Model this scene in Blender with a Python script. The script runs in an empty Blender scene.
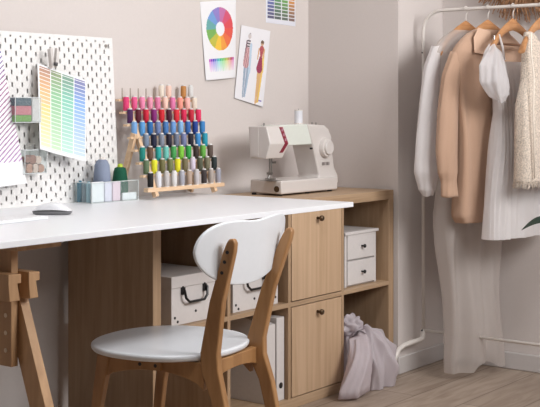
import bpy, bmesh, math, random, colorsys
from mathutils import Vector, Matrix, noise
random.seed(7)
C = bpy.context.scene.collection
PI = math.pi

# ------------------------------------------------------------------ camera geometry
CX, CY, CZ, YAW, F, S = -2.7556, -2.9484, 1.1036, .9217, 1175.638, 93.66
_s, _c = math.sin(YAW), math.cos(YAW)
def ray(u, v):
    a = (u-270)/F; b = -(v-203.5+S)/F
    return (_s+a*_c, _c-a*_s, b)
def onY(u, v, Y):
    d = ray(u, v); t = (Y-CY)/d[1]; return Vector((CX+t*d[0], Y, CZ+t*d[2]))
def onX(u, v, X):
    d = ray(u, v); t = (X-CX)/d[0]; return Vector((X, CY+t*d[1], CZ+t*d[2]))
cam = bpy.data.cameras.new('camera'); co = bpy.data.objects.new('camera', cam); C.objects.link(co)
co.location = (CX, CY, CZ); co.rotation_euler = (PI/2, 0, -YAW)
cam.sensor_width = 36; cam.lens = F/540*36; cam.shift_y = -S/540; cam.clip_start = .05
bpy.context.scene.camera = co

# ------------------------------------------------------------------ materials
def lin(c):
    c = c/255.0
    return c/12.92 if c <= .04045 else ((c+.055)/1.055)**2.4
def rgb(r, g, b): return (lin(r), lin(g), lin(b), 1)
MATS = {}
def base_mat(name):
    m = bpy.data.materials.new(name); m.use_nodes = True
    nt = m.node_tree; b = nt.nodes['Principled BSDF']
    return m, nt, b
def mat(name, col, rough=.5, metal=0, bump=0, bscale=60, var=.04, spec=.5, sheen=0):
    if name in MATS: return MATS[name]
    m, nt, b = base_mat(name)
    b.inputs['Roughness'].default_value = rough; b.inputs['Metallic'].default_value = metal
    b.inputs['Specular IOR Level'].default_value = spec
    if sheen: b.inputs['Sheen Weight'].default_value = sheen
    tc = nt.nodes.new('ShaderNodeTexCoord'); n = nt.nodes.new('ShaderNodeTexNoise')
    n.inputs['Scale'].default_value = bscale; n.inputs['Detail'].default_value = 4
    nt.links.new(tc.outputs['Object'], n.inputs['Vector'])
    r = nt.nodes.new('ShaderNodeValToRGB')
    c = rgb(*col)
    r.color_ramp.elements[0].position = .3; r.color_ramp.elements[1].position = .7
    r.color_ramp.elements[0].color = (c[0]*(1-var), c[1]*(1-var), c[2]*(1-var), 1)
    r.color_ramp.elements[1].color = (min(1, c[0]*(1+var)), min(1, c[1]*(1+var)), min(1, c[2]*(1+var)), 1)
    nt.links.new(n.outputs['Fac'], r.inputs['Fac']); nt.links.new(r.outputs['Color'], b.inputs['Base Color'])
    if bump:
        bp = nt.nodes.new('ShaderNodeBump'); bp.inputs['Strength'].default_value = bump; bp.inputs['Distance'].default_value = .004
        nt.links.new(n.outputs['Fac'], bp.inputs['Height']); nt.links.new(bp.outputs['Normal'], b.inputs['Normal'])
    MATS[name] = m; return m
def wood(name, c1, c2, scale=(2, 30, 30), rough=.45, amount=1.0):
    if name in MATS: return MATS[name]
    m, nt, b = base_mat(name); b.inputs['Roughness'].default_value = rough
    tc = nt.nodes.new('ShaderNodeTexCoord'); mp = nt.nodes.new('ShaderNodeMapping')
    mp.inputs['Scale'].default_value = scale
    n = nt.nodes.new('ShaderNodeTexNoise'); n.inputs['Scale'].default_value = 1.6; n.inputs['Detail'].default_value = 6
    n.inputs['Distortion'].default_value = .6
    r = nt.nodes.new('ShaderNodeValToRGB'); r.color_ramp.elements[0].position = .35; r.color_ramp.elements[1].position = .65
    r.color_ramp.elements[0].color = rgb(*c1); r.color_ramp.elements[1].color = rgb(*c2)
    nt.links.new(tc.outputs['Object'], mp.inputs['Vector']); nt.links.new(mp.outputs['Vector'], n.inputs['Vector'])
    nt.links.new(n.outputs['Fac'], r.inputs['Fac']); nt.links.new(r.outputs['Color'], b.inputs['Base Color'])
    MATS[name] = m; return m
def sheer(name, col, clear=.35, rough=.8, bump=.3, bscale=25):
    if name in MATS: return MATS[name]
    m, nt, b = base_mat(name)
    b.inputs['Roughness'].default_value = rough; b.inputs['Base Color'].default_value = rgb(*col); b.inputs['Specular IOR Level'].default_value = .2
    out = nt.nodes['Material Output']
    tl = nt.nodes.new('ShaderNodeBsdfTranslucent'); tl.inputs['Color'].default_value = rgb(*col)
    m1 = nt.nodes.new('ShaderNodeMixShader'); m1.inputs[0].default_value = .35
    nt.links.new(b.outputs[0], m1.inputs[1]); nt.links.new(tl.outputs[0], m1.inputs[2])
    tr = nt.nodes.new('ShaderNodeBsdfTransparent'); m2 = nt.nodes.new('ShaderNodeMixShader')
    m2.inputs[0].default_value = clear
    nt.links.new(m1.outputs[0], m2.inputs[1]); nt.links.new(tr.outputs[0], m2.inputs[2]); nt.links.new(m2.outputs[0], out.inputs['Surface'])
    tc = nt.nodes.new('ShaderNodeTexCoord'); n = nt.nodes.new('ShaderNodeTexNoise'); n.inputs['Scale'].default_value = bscale
    mp = nt.nodes.new('ShaderNodeMapping'); mp.inputs['Scale'].default_value = (1, 1, .25)
    nt.links.new(tc.outputs['Object'], mp.inputs['Vector']); nt.links.new(mp.outputs['Vector'], n.inputs['Vector'])
    bp = nt.nodes.new('ShaderNodeBump'); bp.inputs['Strength'].default_value = bump; bp.inputs['Distance'].default_value = .01
    nt.links.new(n.outputs['Fac'], bp.inputs['Height']); nt.links.new(bp.outputs['Normal'], b.inputs['Normal'])
    MATS[name] = m; return m
def clear_plastic(name, tint=(235, 240, 240), clear=.92):
    if name in MATS: return MATS[name]
    m, nt, b = base_mat(name); out = nt.nodes['Material Output']
    b.inputs['Base Color'].default_value = rgb(*tint); b.inputs['Roughness'].default_value = .08
    tr = nt.nodes.new('ShaderNodeBsdfTransparent'); tr.inputs['Color'].default_value = rgb(250, 252, 252)
    mx = nt.nodes.new('ShaderNodeMixShader'); mx.inputs[0].default_value = 1-clear
    nt.links.new(tr.outputs[0], mx.inputs[1]); nt.links.new(b.outputs[0], mx.inputs[2]); nt.links.new(mx.outputs[0], out.inputs['Surface'])
    MATS[name] = m; return m
def printed(name='printed_paper', rough=.55):
    if name in MATS: return MATS[name]
    m, nt, b = base_mat(name); b.inputs['Roughness'].default_value = rough; b.inputs['Specular IOR Level'].default_value = .25
    a = nt.nodes.new('ShaderNodeVertexColor'); a.layer_name = 'ink'
    nt.links.new(a.outputs['Color'], b.inputs['Base Color'])
    MATS[name] = m; return m

WHITE = mat('white_laminate', (238, 239, 243), .35, var=.01)
PLASTIC = mat('white_plastic', (218, 211, 207), .32, var=.01)
WHITE_BOX = mat('white_board', (222, 216, 214), .6, var=.02, bscale=90)
CHAIR_WHITE = mat('white_lacquer', (233, 236, 241), .28, var=.01)
OAK = wood('oak_veneer', (168, 138, 108), (184, 154, 124), (60, 30, 2.2), .5)
OAK_H = wood('oak_veneer_horizontal', (174, 144, 114), (190, 161, 131), (2.2, 30, 60), .5)
OAK_D = wood('oak_door', (190, 158, 126), (206, 175, 144), (26, 20, 1.0), .48)
CHAIRWOOD = wood('chair_wood', (156, 112, 70), (174, 130, 86), (25, 25, 2.5), .38)
PINE = wood('pine_wood', (178, 138, 100), (196, 156, 116), (25, 25, 2.5), .5)
RACKWOOD = wood('rack_wood', (222, 186, 150), (234, 202, 168), (2.5, 30, 30), .5)
HANGWOOD = wood('hanger_wood', (176, 122, 78), (194, 142, 96), (8, 40, 40), .35)
BLACK = mat('black_plastic', (28, 27, 29), .35)
STEEL = mat('steel', (170, 168, 165), .28, 1)
WHITE_METAL = mat('white_painted_metal', (226, 219, 213), .35, var=.01)
BRONZE = mat('bronze_metal', (96, 78, 60), .35, .8)

# ------------------------------------------------------------------ mesh helpers
def link(o): C.objects.link(o); return o
def obj(name, bm, m, parent=None, smooth=False, bevel=0, bseg=2, label=None, subsurf=0, auto=None):
    bmesh.ops.recalc_face_normals(bm, faces=bm.faces)
    me = bpy.data.meshes.new(name); bm.to_mesh(me); bm.free()
    o = bpy.data.objects.new(name, me); link(o)
    if m: me.materials.append(m)
    if smooth:
        for p in me.polygons: p.use_smooth = True
        if auto: me.set_sharp_from_angle(angle=math.radians(auto))
    if bevel:
        b = o.modifiers.new('bevel', 'BEVEL'); b.width = bevel; b.segments = bseg; b.limit_method = 'ANGLE'; b.angle_limit = math.radians(35)
        for p in me.polygons: p.use_smooth = True
        me.set_sharp_from_angle(angle=math.radians(35))
    if subsurf:
        s = o.modifiers.new('sub', 'SUBSURF'); s.levels = s.render_levels = subsurf
    if parent: o.parent = parent
    if label: o['label'] = label
    return o
def tag(o, label, cat, group=None):
    o['label'] = label; o['category'] = cat
    if group: o['group'] = group
    return o
def thing(name, label, cat, loc=(0, 0, 0), rz=0, group=None):
    o = bpy.data.objects.new(name, None); link(o); o.empty_display_size = .05
    o.location = loc; o.rotation_euler = (0, 0, rz)
    return tag(o, label, cat, group)
def struct(name, bm, m, **k):
    o = obj(name, bm, m, **k); o['kind'] = 'structure'; return o
def pieces(name, bm, m, parent, **k):
    """one object per separate piece"""
    bm.verts.ensure_lookup_table(); seen = set(); out = []
    for v in bm.verts:
        if v in seen: continue
        st = [v]; isl = {v}
        while st:
            a = st.pop()
            for e in a.link_edges:
                b = e.other_vert(a)
                if b not in isl: isl.add(b); st.append(b)
        seen |= isl; nb = bmesh.new(); mp = {a: nb.verts.new(a.co) for a in isl}
        for f in bm.faces:
            if f.verts[0] in isl: nb.faces.new([mp[a] for a in f.verts])
        out.append(obj(name, nb, m, parent, **k))
    bm.free(); return out
def box(bm, x0, x1, y0, y1, z0, z1):
    r = bmesh.ops.create_cube(bm, size=1)
    for v in r['verts']:
        v.co = Vector(((x0+x1)/2+v.co.x*(x1-x0), (y0+y1)/2+v.co.y*(y1-y0), (z0+z1)/2+v.co.z*(z1-z0)))
    return bm
def B(*a):
    bm = bmesh.new()
    if len(a): box(bm, *a)
    return bm
def prism(bm, poly, d0, d1, axis='Y'):
    """poly of 2D points; axis = extrusion axis. Y: (x,z); X: (y,z); Z: (x,y)"""
    def P(p, d):
        return {'Y': (p[0], d, p[1]), 'X': (d, p[0], p[1]), 'Z': (p[0], p[1], d)}[axis]
    a = [bm.verts.new(P(p, d0)) for p in poly]; b = [bm.verts.new(P(p, d1)) for p in poly]
    bm.faces.new(a); bm.faces.new(b[::-1])
    for i in range(len(poly)):
        j = (i+1) % len(poly); bm.faces.new((a[i], b[i], b[j], a[j]))
    return bm
def tube(bm, pts, r, seg=10, cap=True, closed=False, squash=None):
    pts = [Vector(p) for p in pts]; n = len(pts)
    rs = r if isinstance(r, (list, tuple)) else [r]*n
    rings = []; up = None
    for i, p in enumerate(pts):
        if closed: t = pts[(i+1) % n]-pts[i-1]
        else: t = pts[min(i+1, n-1)]-pts[max(i-1, 0)]
        t.normalize()
        if up is None:
            up = Vector((0, 0, 1)) if abs(t.z) < .9 else Vector((1, 0, 0))
        a = t.cross(up).normalized(); b = a.cross(t).normalized(); up = b
        sx, sy = squash if squash else (1, 1)
        rings.append([bm.verts.new(p+a*math.cos(k*2*PI/seg)*rs[i]*sx+b*math.sin(k*2*PI/seg)*rs[i]*sy) for k in range(seg)])
    for i in range(n if closed else n-1):
        A, Bq = rings[i], rings[(i+1) % n]
        for k in range(seg):
            bm.faces.new((A[k], A[(k+1) % seg], Bq[(k+1) % seg], Bq[k]))
    if cap and not closed:
        bm.faces.new(rings[0][::-1]); bm.faces.new(rings[-1])
    return bm
def lathe(bm, prof, c=(0, 0, 0), seg=20, axis='Z'):
    """prof: (radius, height) list"""
    def P(r, h, a):
        x, y = r*math.cos(a), r*math.sin(a)
        v = {'Z': (x, y, h), 'Y': (x, h, y), 'X': (h, x, y)}[axis]
        return (c[0]+v[0], c[1]+v[1], c[2]+v[2])
    rings = [[bm.verts.new(P(r, h, 2*PI*k/seg)) for k in range(seg)] for r, h in prof]
    for i in range(len(rings)-1):
        for k in range(seg):
            bm.faces.new((rings[i][k], rings[i][(k+1) % seg], rings[i+1][(k+1) % seg], rings[i+1][k]))
    bm.faces.new(rings[0][::-1]); bm.faces.new(rings[-1])
    return bm
def grid(bm, fn, nu, nv, closed_u=False):
    vs = [[bm.verts.new(fn(i/(nu if closed_u else nu-1), j/(nv-1))) for i in range(nu)] for j in range(nv)]
    for j in range(nv-1):
        for i in range(nu if closed_u else nu-1):
            k = (i+1) % nu
            bm.faces.new((vs[j][i], vs[j][k], vs[j+1][k], vs[j+1][i]))
    return vs
def paper(name, fn, nu, nv, colfn, parent=None, thick=.0006):
    """sheet whose point at (s,t), s right, t down, is fn(s,t); ink colour colfn(s,t) in sRGB"""
    bm = bmesh.new(); lay = bm.loops.layers.float_color.new('ink')
    vs = [[bm.verts.new(fn(i/nu, j/nv)) for i in range(nu+1)] for j in range(nv+1)]
    for j in range(nv):
        for i in range(nu):
            f = bm.faces.new((vs[j][i], vs[j+1][i], vs[j+1][i+1], vs[j][i+1]))
            c = rgb(*colfn((i+.5)/nu, (j+.5)/nv)); f.smooth = True
            for l in f.loops: l[lay] = c
    me = bpy.data.meshes.new(name); bm.to_mesh(me); bm.free()
    o = bpy.data.objects.new(name, me); link(o); me.materials.append(printed())
    s = o.modifiers.new('thickness', 'SOLIDIFY'); s.thickness = thick; s.offset = -1
    if parent: o.parent = parent
    return o
def patch(TL, TR, BL, BR, bulge=(0, 0, 0)):
    bl = Vector(bulge)
    def fn(s, t):
        p = TL*(1-s)*(1-t)+TR*s*(1-t)+BL*(1-s)*t+BR*s*t
        return p+bl*(4*s*(1-s))*(.3+.7*t)
    return fn

# ------------------------------------------------------------------ setting
YW, YP, XP, XR = .0533, -.4063, 1.48, 1.8607
YF, XL, ZC = -3.2, -4.2, 3.2
WALL = mat('wall_paint', (216, 207, 203), .85, bump=.06, bscale=140, var=.012)
def floor_mat():
    m, nt, b = base_mat('laminate_floor'); b.inputs['Roughness'].default_value = .5
    tc = nt.nodes.new('ShaderNodeTexCoord')
    br = nt.nodes.new('ShaderNodeTexBrick'); br.offset = .37; br.inputs['Scale'].default_value = 1
    br.inputs['Brick Width'].default_value = 1.3; br.inputs['Row Height'].default_value = .205
    br.inputs['Mortar Size'].default_value = .0022; br.inputs['Mortar Smooth'].default_value = .3
    br.inputs['Color1'].default_value = rgb(166, 149, 134); br.inputs['Color2'].default_value = rgb(178, 161, 146)
    br.inputs['Mortar'].default_value = rgb(112, 98, 87)
    mp = nt.nodes.new('ShaderNodeMapping'); mp.inputs['Location'].default_value = (.1, .035, 0)
    nt.links.new(tc.outputs['Object'], mp.inputs['Vector']); nt.links.new(mp.outputs['Vector'], br.inputs['Vector'])
    m2 = nt.nodes.new('ShaderNodeMapping'); m2.inputs['Scale'].default_value = (2.2, 16, 1)
    n = nt.nodes.new('ShaderNodeTexNoise'); n.inputs['Scale'].default_value = 1.5; n.inputs['Detail'].default_value = 7; n.inputs['Distortion'].default_value = 1.2
    nt.links.new(tc.outputs['Object'], m2.inputs['Vector']); nt.links.new(m2.outputs['Vector'], n.inputs['Vector'])
    r = nt.nodes.new('ShaderNodeValToRGB'); r.color_ramp.elements[0].position = .3; r.color_ramp.elements[1].position = .62
    r.color_ramp.elements[0].color = (.62, .57, .53, 1); r.color_ramp.elements[1].color = (1, 1, 1, 1)
    nt.links.new(n.outputs['Fac'], r.inputs['Fac'])
    mx = nt.nodes.new('ShaderNodeMix'); mx.data_type = 'RGBA'; mx.blend_type = 'MULTIPLY'; mx.inputs[0].default_value = .8
    nt.links.new(br.outputs['Color'], mx.inputs[6]); nt.links.new(r.outputs['Color'], mx.inputs[7])
    nt.links.new(mx.outputs[2], b.inputs['Base Color'])
    return m
struct('floor', B(XL-.1, XR+.1, YF-.1, YW+.1, -.05, 0), floor_mat())
KX0, KX1, KY0, KY1 = -1.5, -.4, -1.95, -1.05  # opening added in the unseen ceiling for the fill light
cb_ = B(XL-.1, KX0, YF-.1, YW+.1, ZC, ZC+.08); box(cb_, KX1, XR+.1, YF-.1, YW+.1, ZC, ZC+.08); box(cb_, KX0, KX1, YF-.1, KY0, ZC, ZC+.08); box(cb_, KX0, KX1, KY1, YW+.1, ZC, ZC+.08)
struct('ceiling', cb_, mat('ceiling_paint', (150, 146, 144), .9, var=.01))
struct('wall_back', B(XL-.1, XR+.1, YW, YW+.1, 0, ZC), WALL)
struct('wall_pier', B(XP, XR, YP, YW, 0, ZC), WALL)
struct('wall_right', B(XR, XR+.1, YF, YW, 0, ZC), WALL)
WALL2 = mat('grey_wall_paint', (84, 80, 78), .85, var=.01)
struct('wall_left', B(XL-.1, XL, YF, YW, 0, ZC), WALL2)
WX0, WX1, WZ0, WZ1 = -.35, 1.35, 1.5, 2.8
wf = B(XL, WX0, YF-.1, YF, 0, ZC); box(wf, WX1, XR, YF-.1, YF, 0, ZC)
box(wf, WX0, WX1, YF-.1, YF, 0, WZ0); box(wf, WX0, WX1, YF-.1, YF, WZ1, ZC)
struct('wall_front', wf, WALL2)
wn = bmesh.new()
for a in (WX0, (WX0+WX1)/2-.03, WX1-.06): box(wn, a, a+.06, YF-.08, YF-.02, WZ0, WZ1)
for a in (WZ0, WZ1-.06): box(wn, WX0, WX1, YF-.08, YF-.02, a, a+.06)
struct('window_1', wn, WHITE_METAL)
BB = mat('skirting_paint', (206, 200, 198), .5, var=.01)
def skirt(name, x0, x1, y0, y1):
    struct(name, B(x0, x1, y0, y1, 0, .072), BB, bevel=.004)
skirt('baseboard_pier', XP-.012, XR, YP-.012, YP-.0005)
skirt('baseboard_right', XR-.014, XR-.0005, YF, YP-.012)
skirt('baseboard_back', XL, -.01, YW-.012, YW-.0005)

# ------------------------------------------------------------------ lights
def area(name, loc, rot, sx, sy, power, col):
    l = bpy.data.lights.new(name, 'AREA'); l.shape = 'RECTANGLE'; l.size = sx; l.size_y = sy; l.energy = power; l.color = col
    o = bpy.data.objects.new(name, l); link(o); o.location = loc; o.rotation_euler = rot
    return o
area('window_daylight', ((WX0+WX1)/2, YF-.12, (WZ0+WZ1)/2), (PI/2, 0, 0), WX1-WX0, WZ1-WZ0, 132, (.99, .985, .98))
kf = bmesh.new()
for a in (KX0, KX1-.04): box(kf, a, a+.04, KY0, KY1, ZC, ZC+.08)
for a in (KY0, KY1-.04): box(kf, KX0, KX1, a, a+.04, ZC, ZC+.08)
struct('added_fill_frame', kf, WHITE_METAL)  # added, unseen frame around the opening of the fill light
area('added_ceiling_fill', ((KX0+KX1)/2, (KY0+KY1)/2, ZC+.09), (0, 0, 0), KX1-KX0, KY1-KY0, 54, (.985, .985, .985))  # fill light added to brighten the left side, with no known skylight
w = bpy.data.worlds.new('sky'); bpy.context.scene.world = w; w.use_nodes = True
w.node_tree.nodes['Background'].inputs['Color'].default_value = (.9, .95, 1, 1)
w.node_tree.nodes['Background'].inputs['Strength'].default_value = 1.0

# ------------------------------------------------------------------ shelving unit
SX = [0, .038, .3745, .3905, .727, .743, 1.0795, 1.0955, 1.432, 1.47]
SF = -.39
sh = thing('shelving_unit', 'light oak cube shelving unit under the white desk, eight compartments and two doors', 'shelf', (.735, -.195, 0))
def T(bm, dx=-.735, dy=.195, dz=0):
    bmesh.ops.translate(bm, verts=bm.verts, vec=(dx, dy, dz)); return bm
obj('top_board', T(B(0, 1.47, SF, 0, .732, .77)), OAK_H, sh, bevel=.001)
obj('bottom_board', T(B(.038, 1.432, SF, 0, 0.0, .038)), OAK_H, sh, bevel=.001)
obj('side_panel', T(B(0, .038, SF, 0, 0, .732)), OAK, sh, bevel=.001)
obj('side_panel', T(B(1.432, 1.47, SF, 0, 0, .732)), OAK, sh, bevel=.001)
for i in (2, 4, 6):
    obj('divider', T(B(SX[i], SX[i+1], SF, 0, .038, .732)), OAK, sh)
for i in (1, 3, 5, 7):
    obj('shelf_board', T(B(SX[i], SX[i+1], SF, 0, .377, .393)), OAK_H, sh)
for z0, z1 in ((.042, .373), (.397, .728)):
    d = obj('door', T(B(.747, 1.0755, SF-.002, SF+.016, z0, z1)), OAK_D, sh, bevel=.001)
    kx = .911 if z0 > .2 else .911
    kb = bmesh.new(); lathe(kb, [(.006, 0), (.005, -.012), (.010, -.016), (.0115, -.022), (.009, -.027), (.003, -.028)], (kx-.735, SF-.002+.195, z1-.035), 16, 'Y')
    k = obj('knob', kb, BRONZE, d, smooth=True, label='small round bronze knob')
    obj('door_back', T(B(.747, 1.0755, -.06, -.05, z0, z1)), OAK_D, sh)

# ------------------------------------------------------------------ desk + trestle
XE, ZT, YD, TH = .6377, .7868, -.7343, .0168
desk = tag(obj('desk_top', B(-1.0, XE, YD, .045, ZT-TH, ZT), WHITE, bevel=.0015), 'long white desk top lying on the wooden trestle and the oak shelving', 'desk')
tr = thing('trestle', 'pine adjustable trestle carrying the left end of the white desk', 'trestle', (-.75, -.45, 0))
def TT(bm): return T(bm, .75, .45, 0)
zt = ZT-TH
obj('centre_post', TT(B(-.757, -.735, -.60, -.525, .444, zt-.022)), PINE, tr, bevel=.001)
hb = bmesh.new()
for z in (.575, .53, .485): lathe(hb, [(.006, -.7585), (.005, -.7568)], (0, -.579, z), 16, 'X')
pieces('peg_hole', TT(hb), mat('hole_light', (225, 205, 180), .6), tr)
obj('top_plate', TT(B(-.79, -.64, -.66, -.10, zt-.022, zt-.0005)), PINE, tr, bevel=.001)
def rail(x0, x1):
    p = [(x0, .689), (x1, .687), (x1, .664), (x1-.012, .664), (x1-.004, .62), (x0+.004, .62), (x0, .664)]
    return prism(bmesh.new(), p, -.64, -.12)
obj('rail', TT(rail(-.800, -.759)), PINE, tr, bevel=.001)
obj('rail', TT(rail(-.7335, -.697)), PINE, tr, bevel=.001)
A1, A2, A3 = onX(24, 290, -.705).y, onX(53, 407, -.705), onX(28, 407, -.733)
def aleg(sgn):
    ym = -.38
    y = lambda a: ym+sgn*(a-ym)
    k = (A2.y-A1)/(A2.z-.635)
    yt = A1; yb = A1+k*(0-.635); w_ = (A3.y-A2.y)
    p = [(y(yt), .66), (y(yb), .0), (y(yb+w_), .0), (y(yt+w_*1.0), .66)]
    return prism(bmesh.new(), p, -.7335, -.705, 'X')
obj('leg', TT(aleg(1)), PINE, tr, bevel=.001)
obj('leg', TT(aleg(-1)), PINE, tr, bevel=.001)
obj('centre_post', TT(B(-.757, -.735, -.235, -.16, .444, zt-.022)), PINE, tr, bevel=.001)
# ------------------------------------------------------------------ chair
ch = thing('dining_chair', 'wooden chair with round white seat and curved white backrest in front of the shelving', 'chair', (-.278, -.717, 0), .164)
sb = bmesh.new()
def seat_out(a):
    c, s = math.cos(a), math.sin(a); n = 2.25
    return .219*math.copysign(abs(c)**(2/n), c), .214*math.copysign(abs(s)**(2/n), s)
prof = [(.93, -.010), (.975, -.009), (.994, -.004), (1.0, .002), (.996, .0058), (.982, .0082), (.955, .0088), (.8, .008), (.5, .007), (.15, .0065)]
ring = []
for k, h in prof:
    ring.append([sb.verts.new((seat_out(2*PI*i/64)[0]*k, seat_out(2*PI*i/64)[1]*k, .446+h)) for i in range(64)])
for i in range(len(ring)-1):
    for k in range(64): sb.faces.new((ring[i][k], ring[i][(k+1) % 64], ring[i+1][(k+1) % 64], ring[i+1][k]))
sb.faces.new(ring[0][::-1]); sb.faces.new(ring[-1])
obj('seat', sb, CHAIR_WHITE, ch, smooth=True, auto=60, label='round white seat')
def bar(pts, wx, wy):
    """flat bar swept through pts; wx, wy lists of half sizes in local x and y (horizontal sections)"""
    bm = bmesh.new(); rings = []
    for (x, y, z), a, b in zip(pts, wx, wy):
        rings.append([bm.verts.new((x+i*a, y+j*b, z)) for i, j in ((-1, -1), (1, -1), (1, 1), (-1, 1))])
    for r0, r1 in zip(rings, rings[1:]):
        for k in range(4): bm.faces.new((r0[k], r0[(k+1) % 4], r1[(k+1) % 4], r1[k]))
    bm.faces.new(rings[0][::-1]); bm.faces.new(rings[-1])
    return bm
for s in (-1, 1):
    pts = [(s*.149, -.306, 0), (s*.133, -.236, .34), (s*.127, -.208, .415), (s*.129, -.207, .46), (s*.144, -.238, .60), (s*.160, -.284, .735), (s*.163, -.292, .758), (s*.164, -.294, .770)]
    L = obj('leg', bar(pts, [.011, .012, .0125, .0125, .012, .011, .0105, .009], [.013, .021, .027, .026, .020, .0165, .013, .007]), CHAIRWOOD, ch, bevel=.004, bseg=3, label='rear leg rising into a backrest post')
    sc = bmesh.new()
    for y, z in ((-.282, .735), (-.272, .709), (-.262, .680)):
        r = .0048 if z != .707 else .003
        xx = s*(.160-(.735-z)*.12)
        lathe(sc, [(r, xx+s*.0095), (r, xx+s*.0125)], (0, y, z), 12, 'X')
    pieces('screw', sc, BLACK, L)
    pf = [(s*.163, .17, 0), (s*.160, .135, .30), (s*.158, .112, .432)]
    obj('leg', bar(pf, [.011, .012, .013], [.011, .016, .021]), CHAIRWOOD, ch, bevel=.004, bseg=3, label='tapered front leg')
def apron(p0, p1, th, z1, h0, hm, h1, n=14, arch=True):
    bm = bmesh.new(); rings = []
    p0, p1 = Vector(p0), Vector(p1); d = (p1-p0).normalized(); nrm = Vector((-d.y, d.x))*th/2
    for i in range(n+1):
        t = i/n; p = p0.lerp(p1, t)
        w_ = 1-math.sin(t*PI)**.6; h = hm+(h0-hm)*w_ if t < .5 else hm+(h1-hm)*w_
        rings.append([bm.verts.new((p.x+nrm.x, p.y+nrm.y, z1)), bm.verts.new((p.x-nrm.x, p.y-nrm.y, z1)), bm.verts.new((p.x-nrm.x, p.y-nrm.y, z1-h)), bm.verts.new((p.x+nrm.x, p.y+nrm.y, z1-h))])
    for r0, r1 in zip(rings, rings[1:]):
        for k in range(4): bm.faces.new((r0[k], r0[(k+1) % 4], r1[(k+1) % 4], r1[k]))
    bm.faces.new(rings[0][::-1]); bm.faces.new(rings[-1])
    return bm
ZA = .4335
obj('apron', apron((-.156, .105), (-.128, -.19), .02, ZA, .06, .032, .075), CHAIRWOOD, ch, bevel=.002)
obj('apron', apron((.156, .105), (.128, -.19), .02, ZA, .06, .032, .075), CHAIRWOOD, ch, bevel=.002)
obj('apron', apron((-.12, -.202), (.12, -.202), .02, ZA, .05, .034, .05), CHAIRWOOD, ch, bevel=.002)
obj('apron', apron((-.15, .112), (.15, .112), .02, ZA, .05, .034, .05), CHAIRWOOD, ch, bevel=.002)
pl = obj('corner_plate', B(-.163, -.150, -.07, .01, .404, .432), CHAIRWOOD, ch)
sc = bmesh.new()
for y in (-.055, -.005): lathe(sc, [(.005, -.1645), (.005, -.1625)], (0, y, .417), 12, 'X')
pieces('screw', sc, BLACK, pl)
def back_fn(a, k):
    # outline rounded: a angle, k radial 0..1
    c, s = math.cos(a), math.sin(a); n = 2.15
    hx = .247*math.copysign(abs(c)**(2/n), c)*k
    top = .072-.005*math.exp(-(hx/.07)**2)+.030*(abs(hx)/.2)**2
    bot = .106
    q = math.copysign(abs(s)**(2/n), s)*k
    if q < 0: hx *= 1+.10*q
    hz = q*(top if q > 0 else bot)
    y = -.266+.4*hx*hx+4.2*hx**4-.16*hz
    return Vector((hx, y, .738+hz))
bm = bmesh.new(); rr = []
for k in (.02, .25, .5, .7, .85, .95, 1):
    rr.append([bm.verts.new(back_fn(2*PI*i/56, k)) for i in range(56)])
bm.faces.new(rr[0])
for r0, r1 in zip(rr, rr[1:]):
    for i in range(56): bm.faces.new((r0[i], r0[(i+1) % 56], r1[(i+1) % 56], r1[i]))
bo = obj('backrest', bm, CHAIR_WHITE, ch, smooth=True, label='curved white backrest')
sm = bo.modifiers.new('thickness', 'SOLIDIFY'); sm.thickness = .011; sm.offset = 0
bv = bo.modifiers.new('round', 'BEVEL'); bv.width = .004; bv.segments = 3; bv.limit_method = 'ANGLE'

# ------------------------------------------------------------------ storage boxes
def storage_box(x0, x1, label):
    y0, y1, z0, zl, z1 = -.37, -.04, .3935, .517, .556
    cx, cy = (x0+x1)/2, (y0+y1)/2
    t = thing('storage_box', label, 'box', (cx, cy, z0), 0, 'white lidded boxes in the upper compartments')
    obj('body', T(B(x0+.004, x1-.004, y0+.004, y1-.004, z0, zl+.01), -cx, -cy, -z0), WHITE_BOX, t, bevel=.0015)
    obj('lid', T(B(x0, x1, y0, y1, zl, z1), -cx, -cy, -z0), WHITE_BOX, t, bevel=.002)
    hx = (x0+x1)/2-.015; hy = y0+.002
    pts = [(hx-.055, hy, .518), (hx-.058, hy-.012, .508), (hx-.054, hy-.016, .482), (hx-.038, hy-.017, .468), (hx+.038, hy-.017, .468), (hx+.054, hy-.016, .482), (hx+.058, hy-.012, .508), (hx+.055, hy, .518)]
    hbm = tube(bmesh.new(), pts, .0045, 8)
    for s in (-1, 1): box(hbm, hx+s*.055-.006, hx+s*.055+.006, hy-.008, hy+.002, .493, .517)
    obj('handle', T(hbm, -cx, -cy, -z0), BLACK, t, smooth=True, auto=40, label='black arched carrying handle')
    rb = bmesh.new()
    for px, pz in ((x0+.02, .4195), (x0+.034, .405), (x1-.02, .4195), (x1-.034, .405), (x0+.125, .43)):
        lathe(rb, [(.0045, -.3645-.003), (.0045, -.3645+.0005)], (px, 0, pz), 12, 'Y')
    pieces('rivet', T(rb, -cx, -cy, -z0), BLACK, t)
    return t
storage_box(.1105, .362, 'white lidded storage box with black handle in the leftmost upper compartment')
storage_box(.43, .700, 'white lidded storage box with black handle behind the chair backrest')
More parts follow.
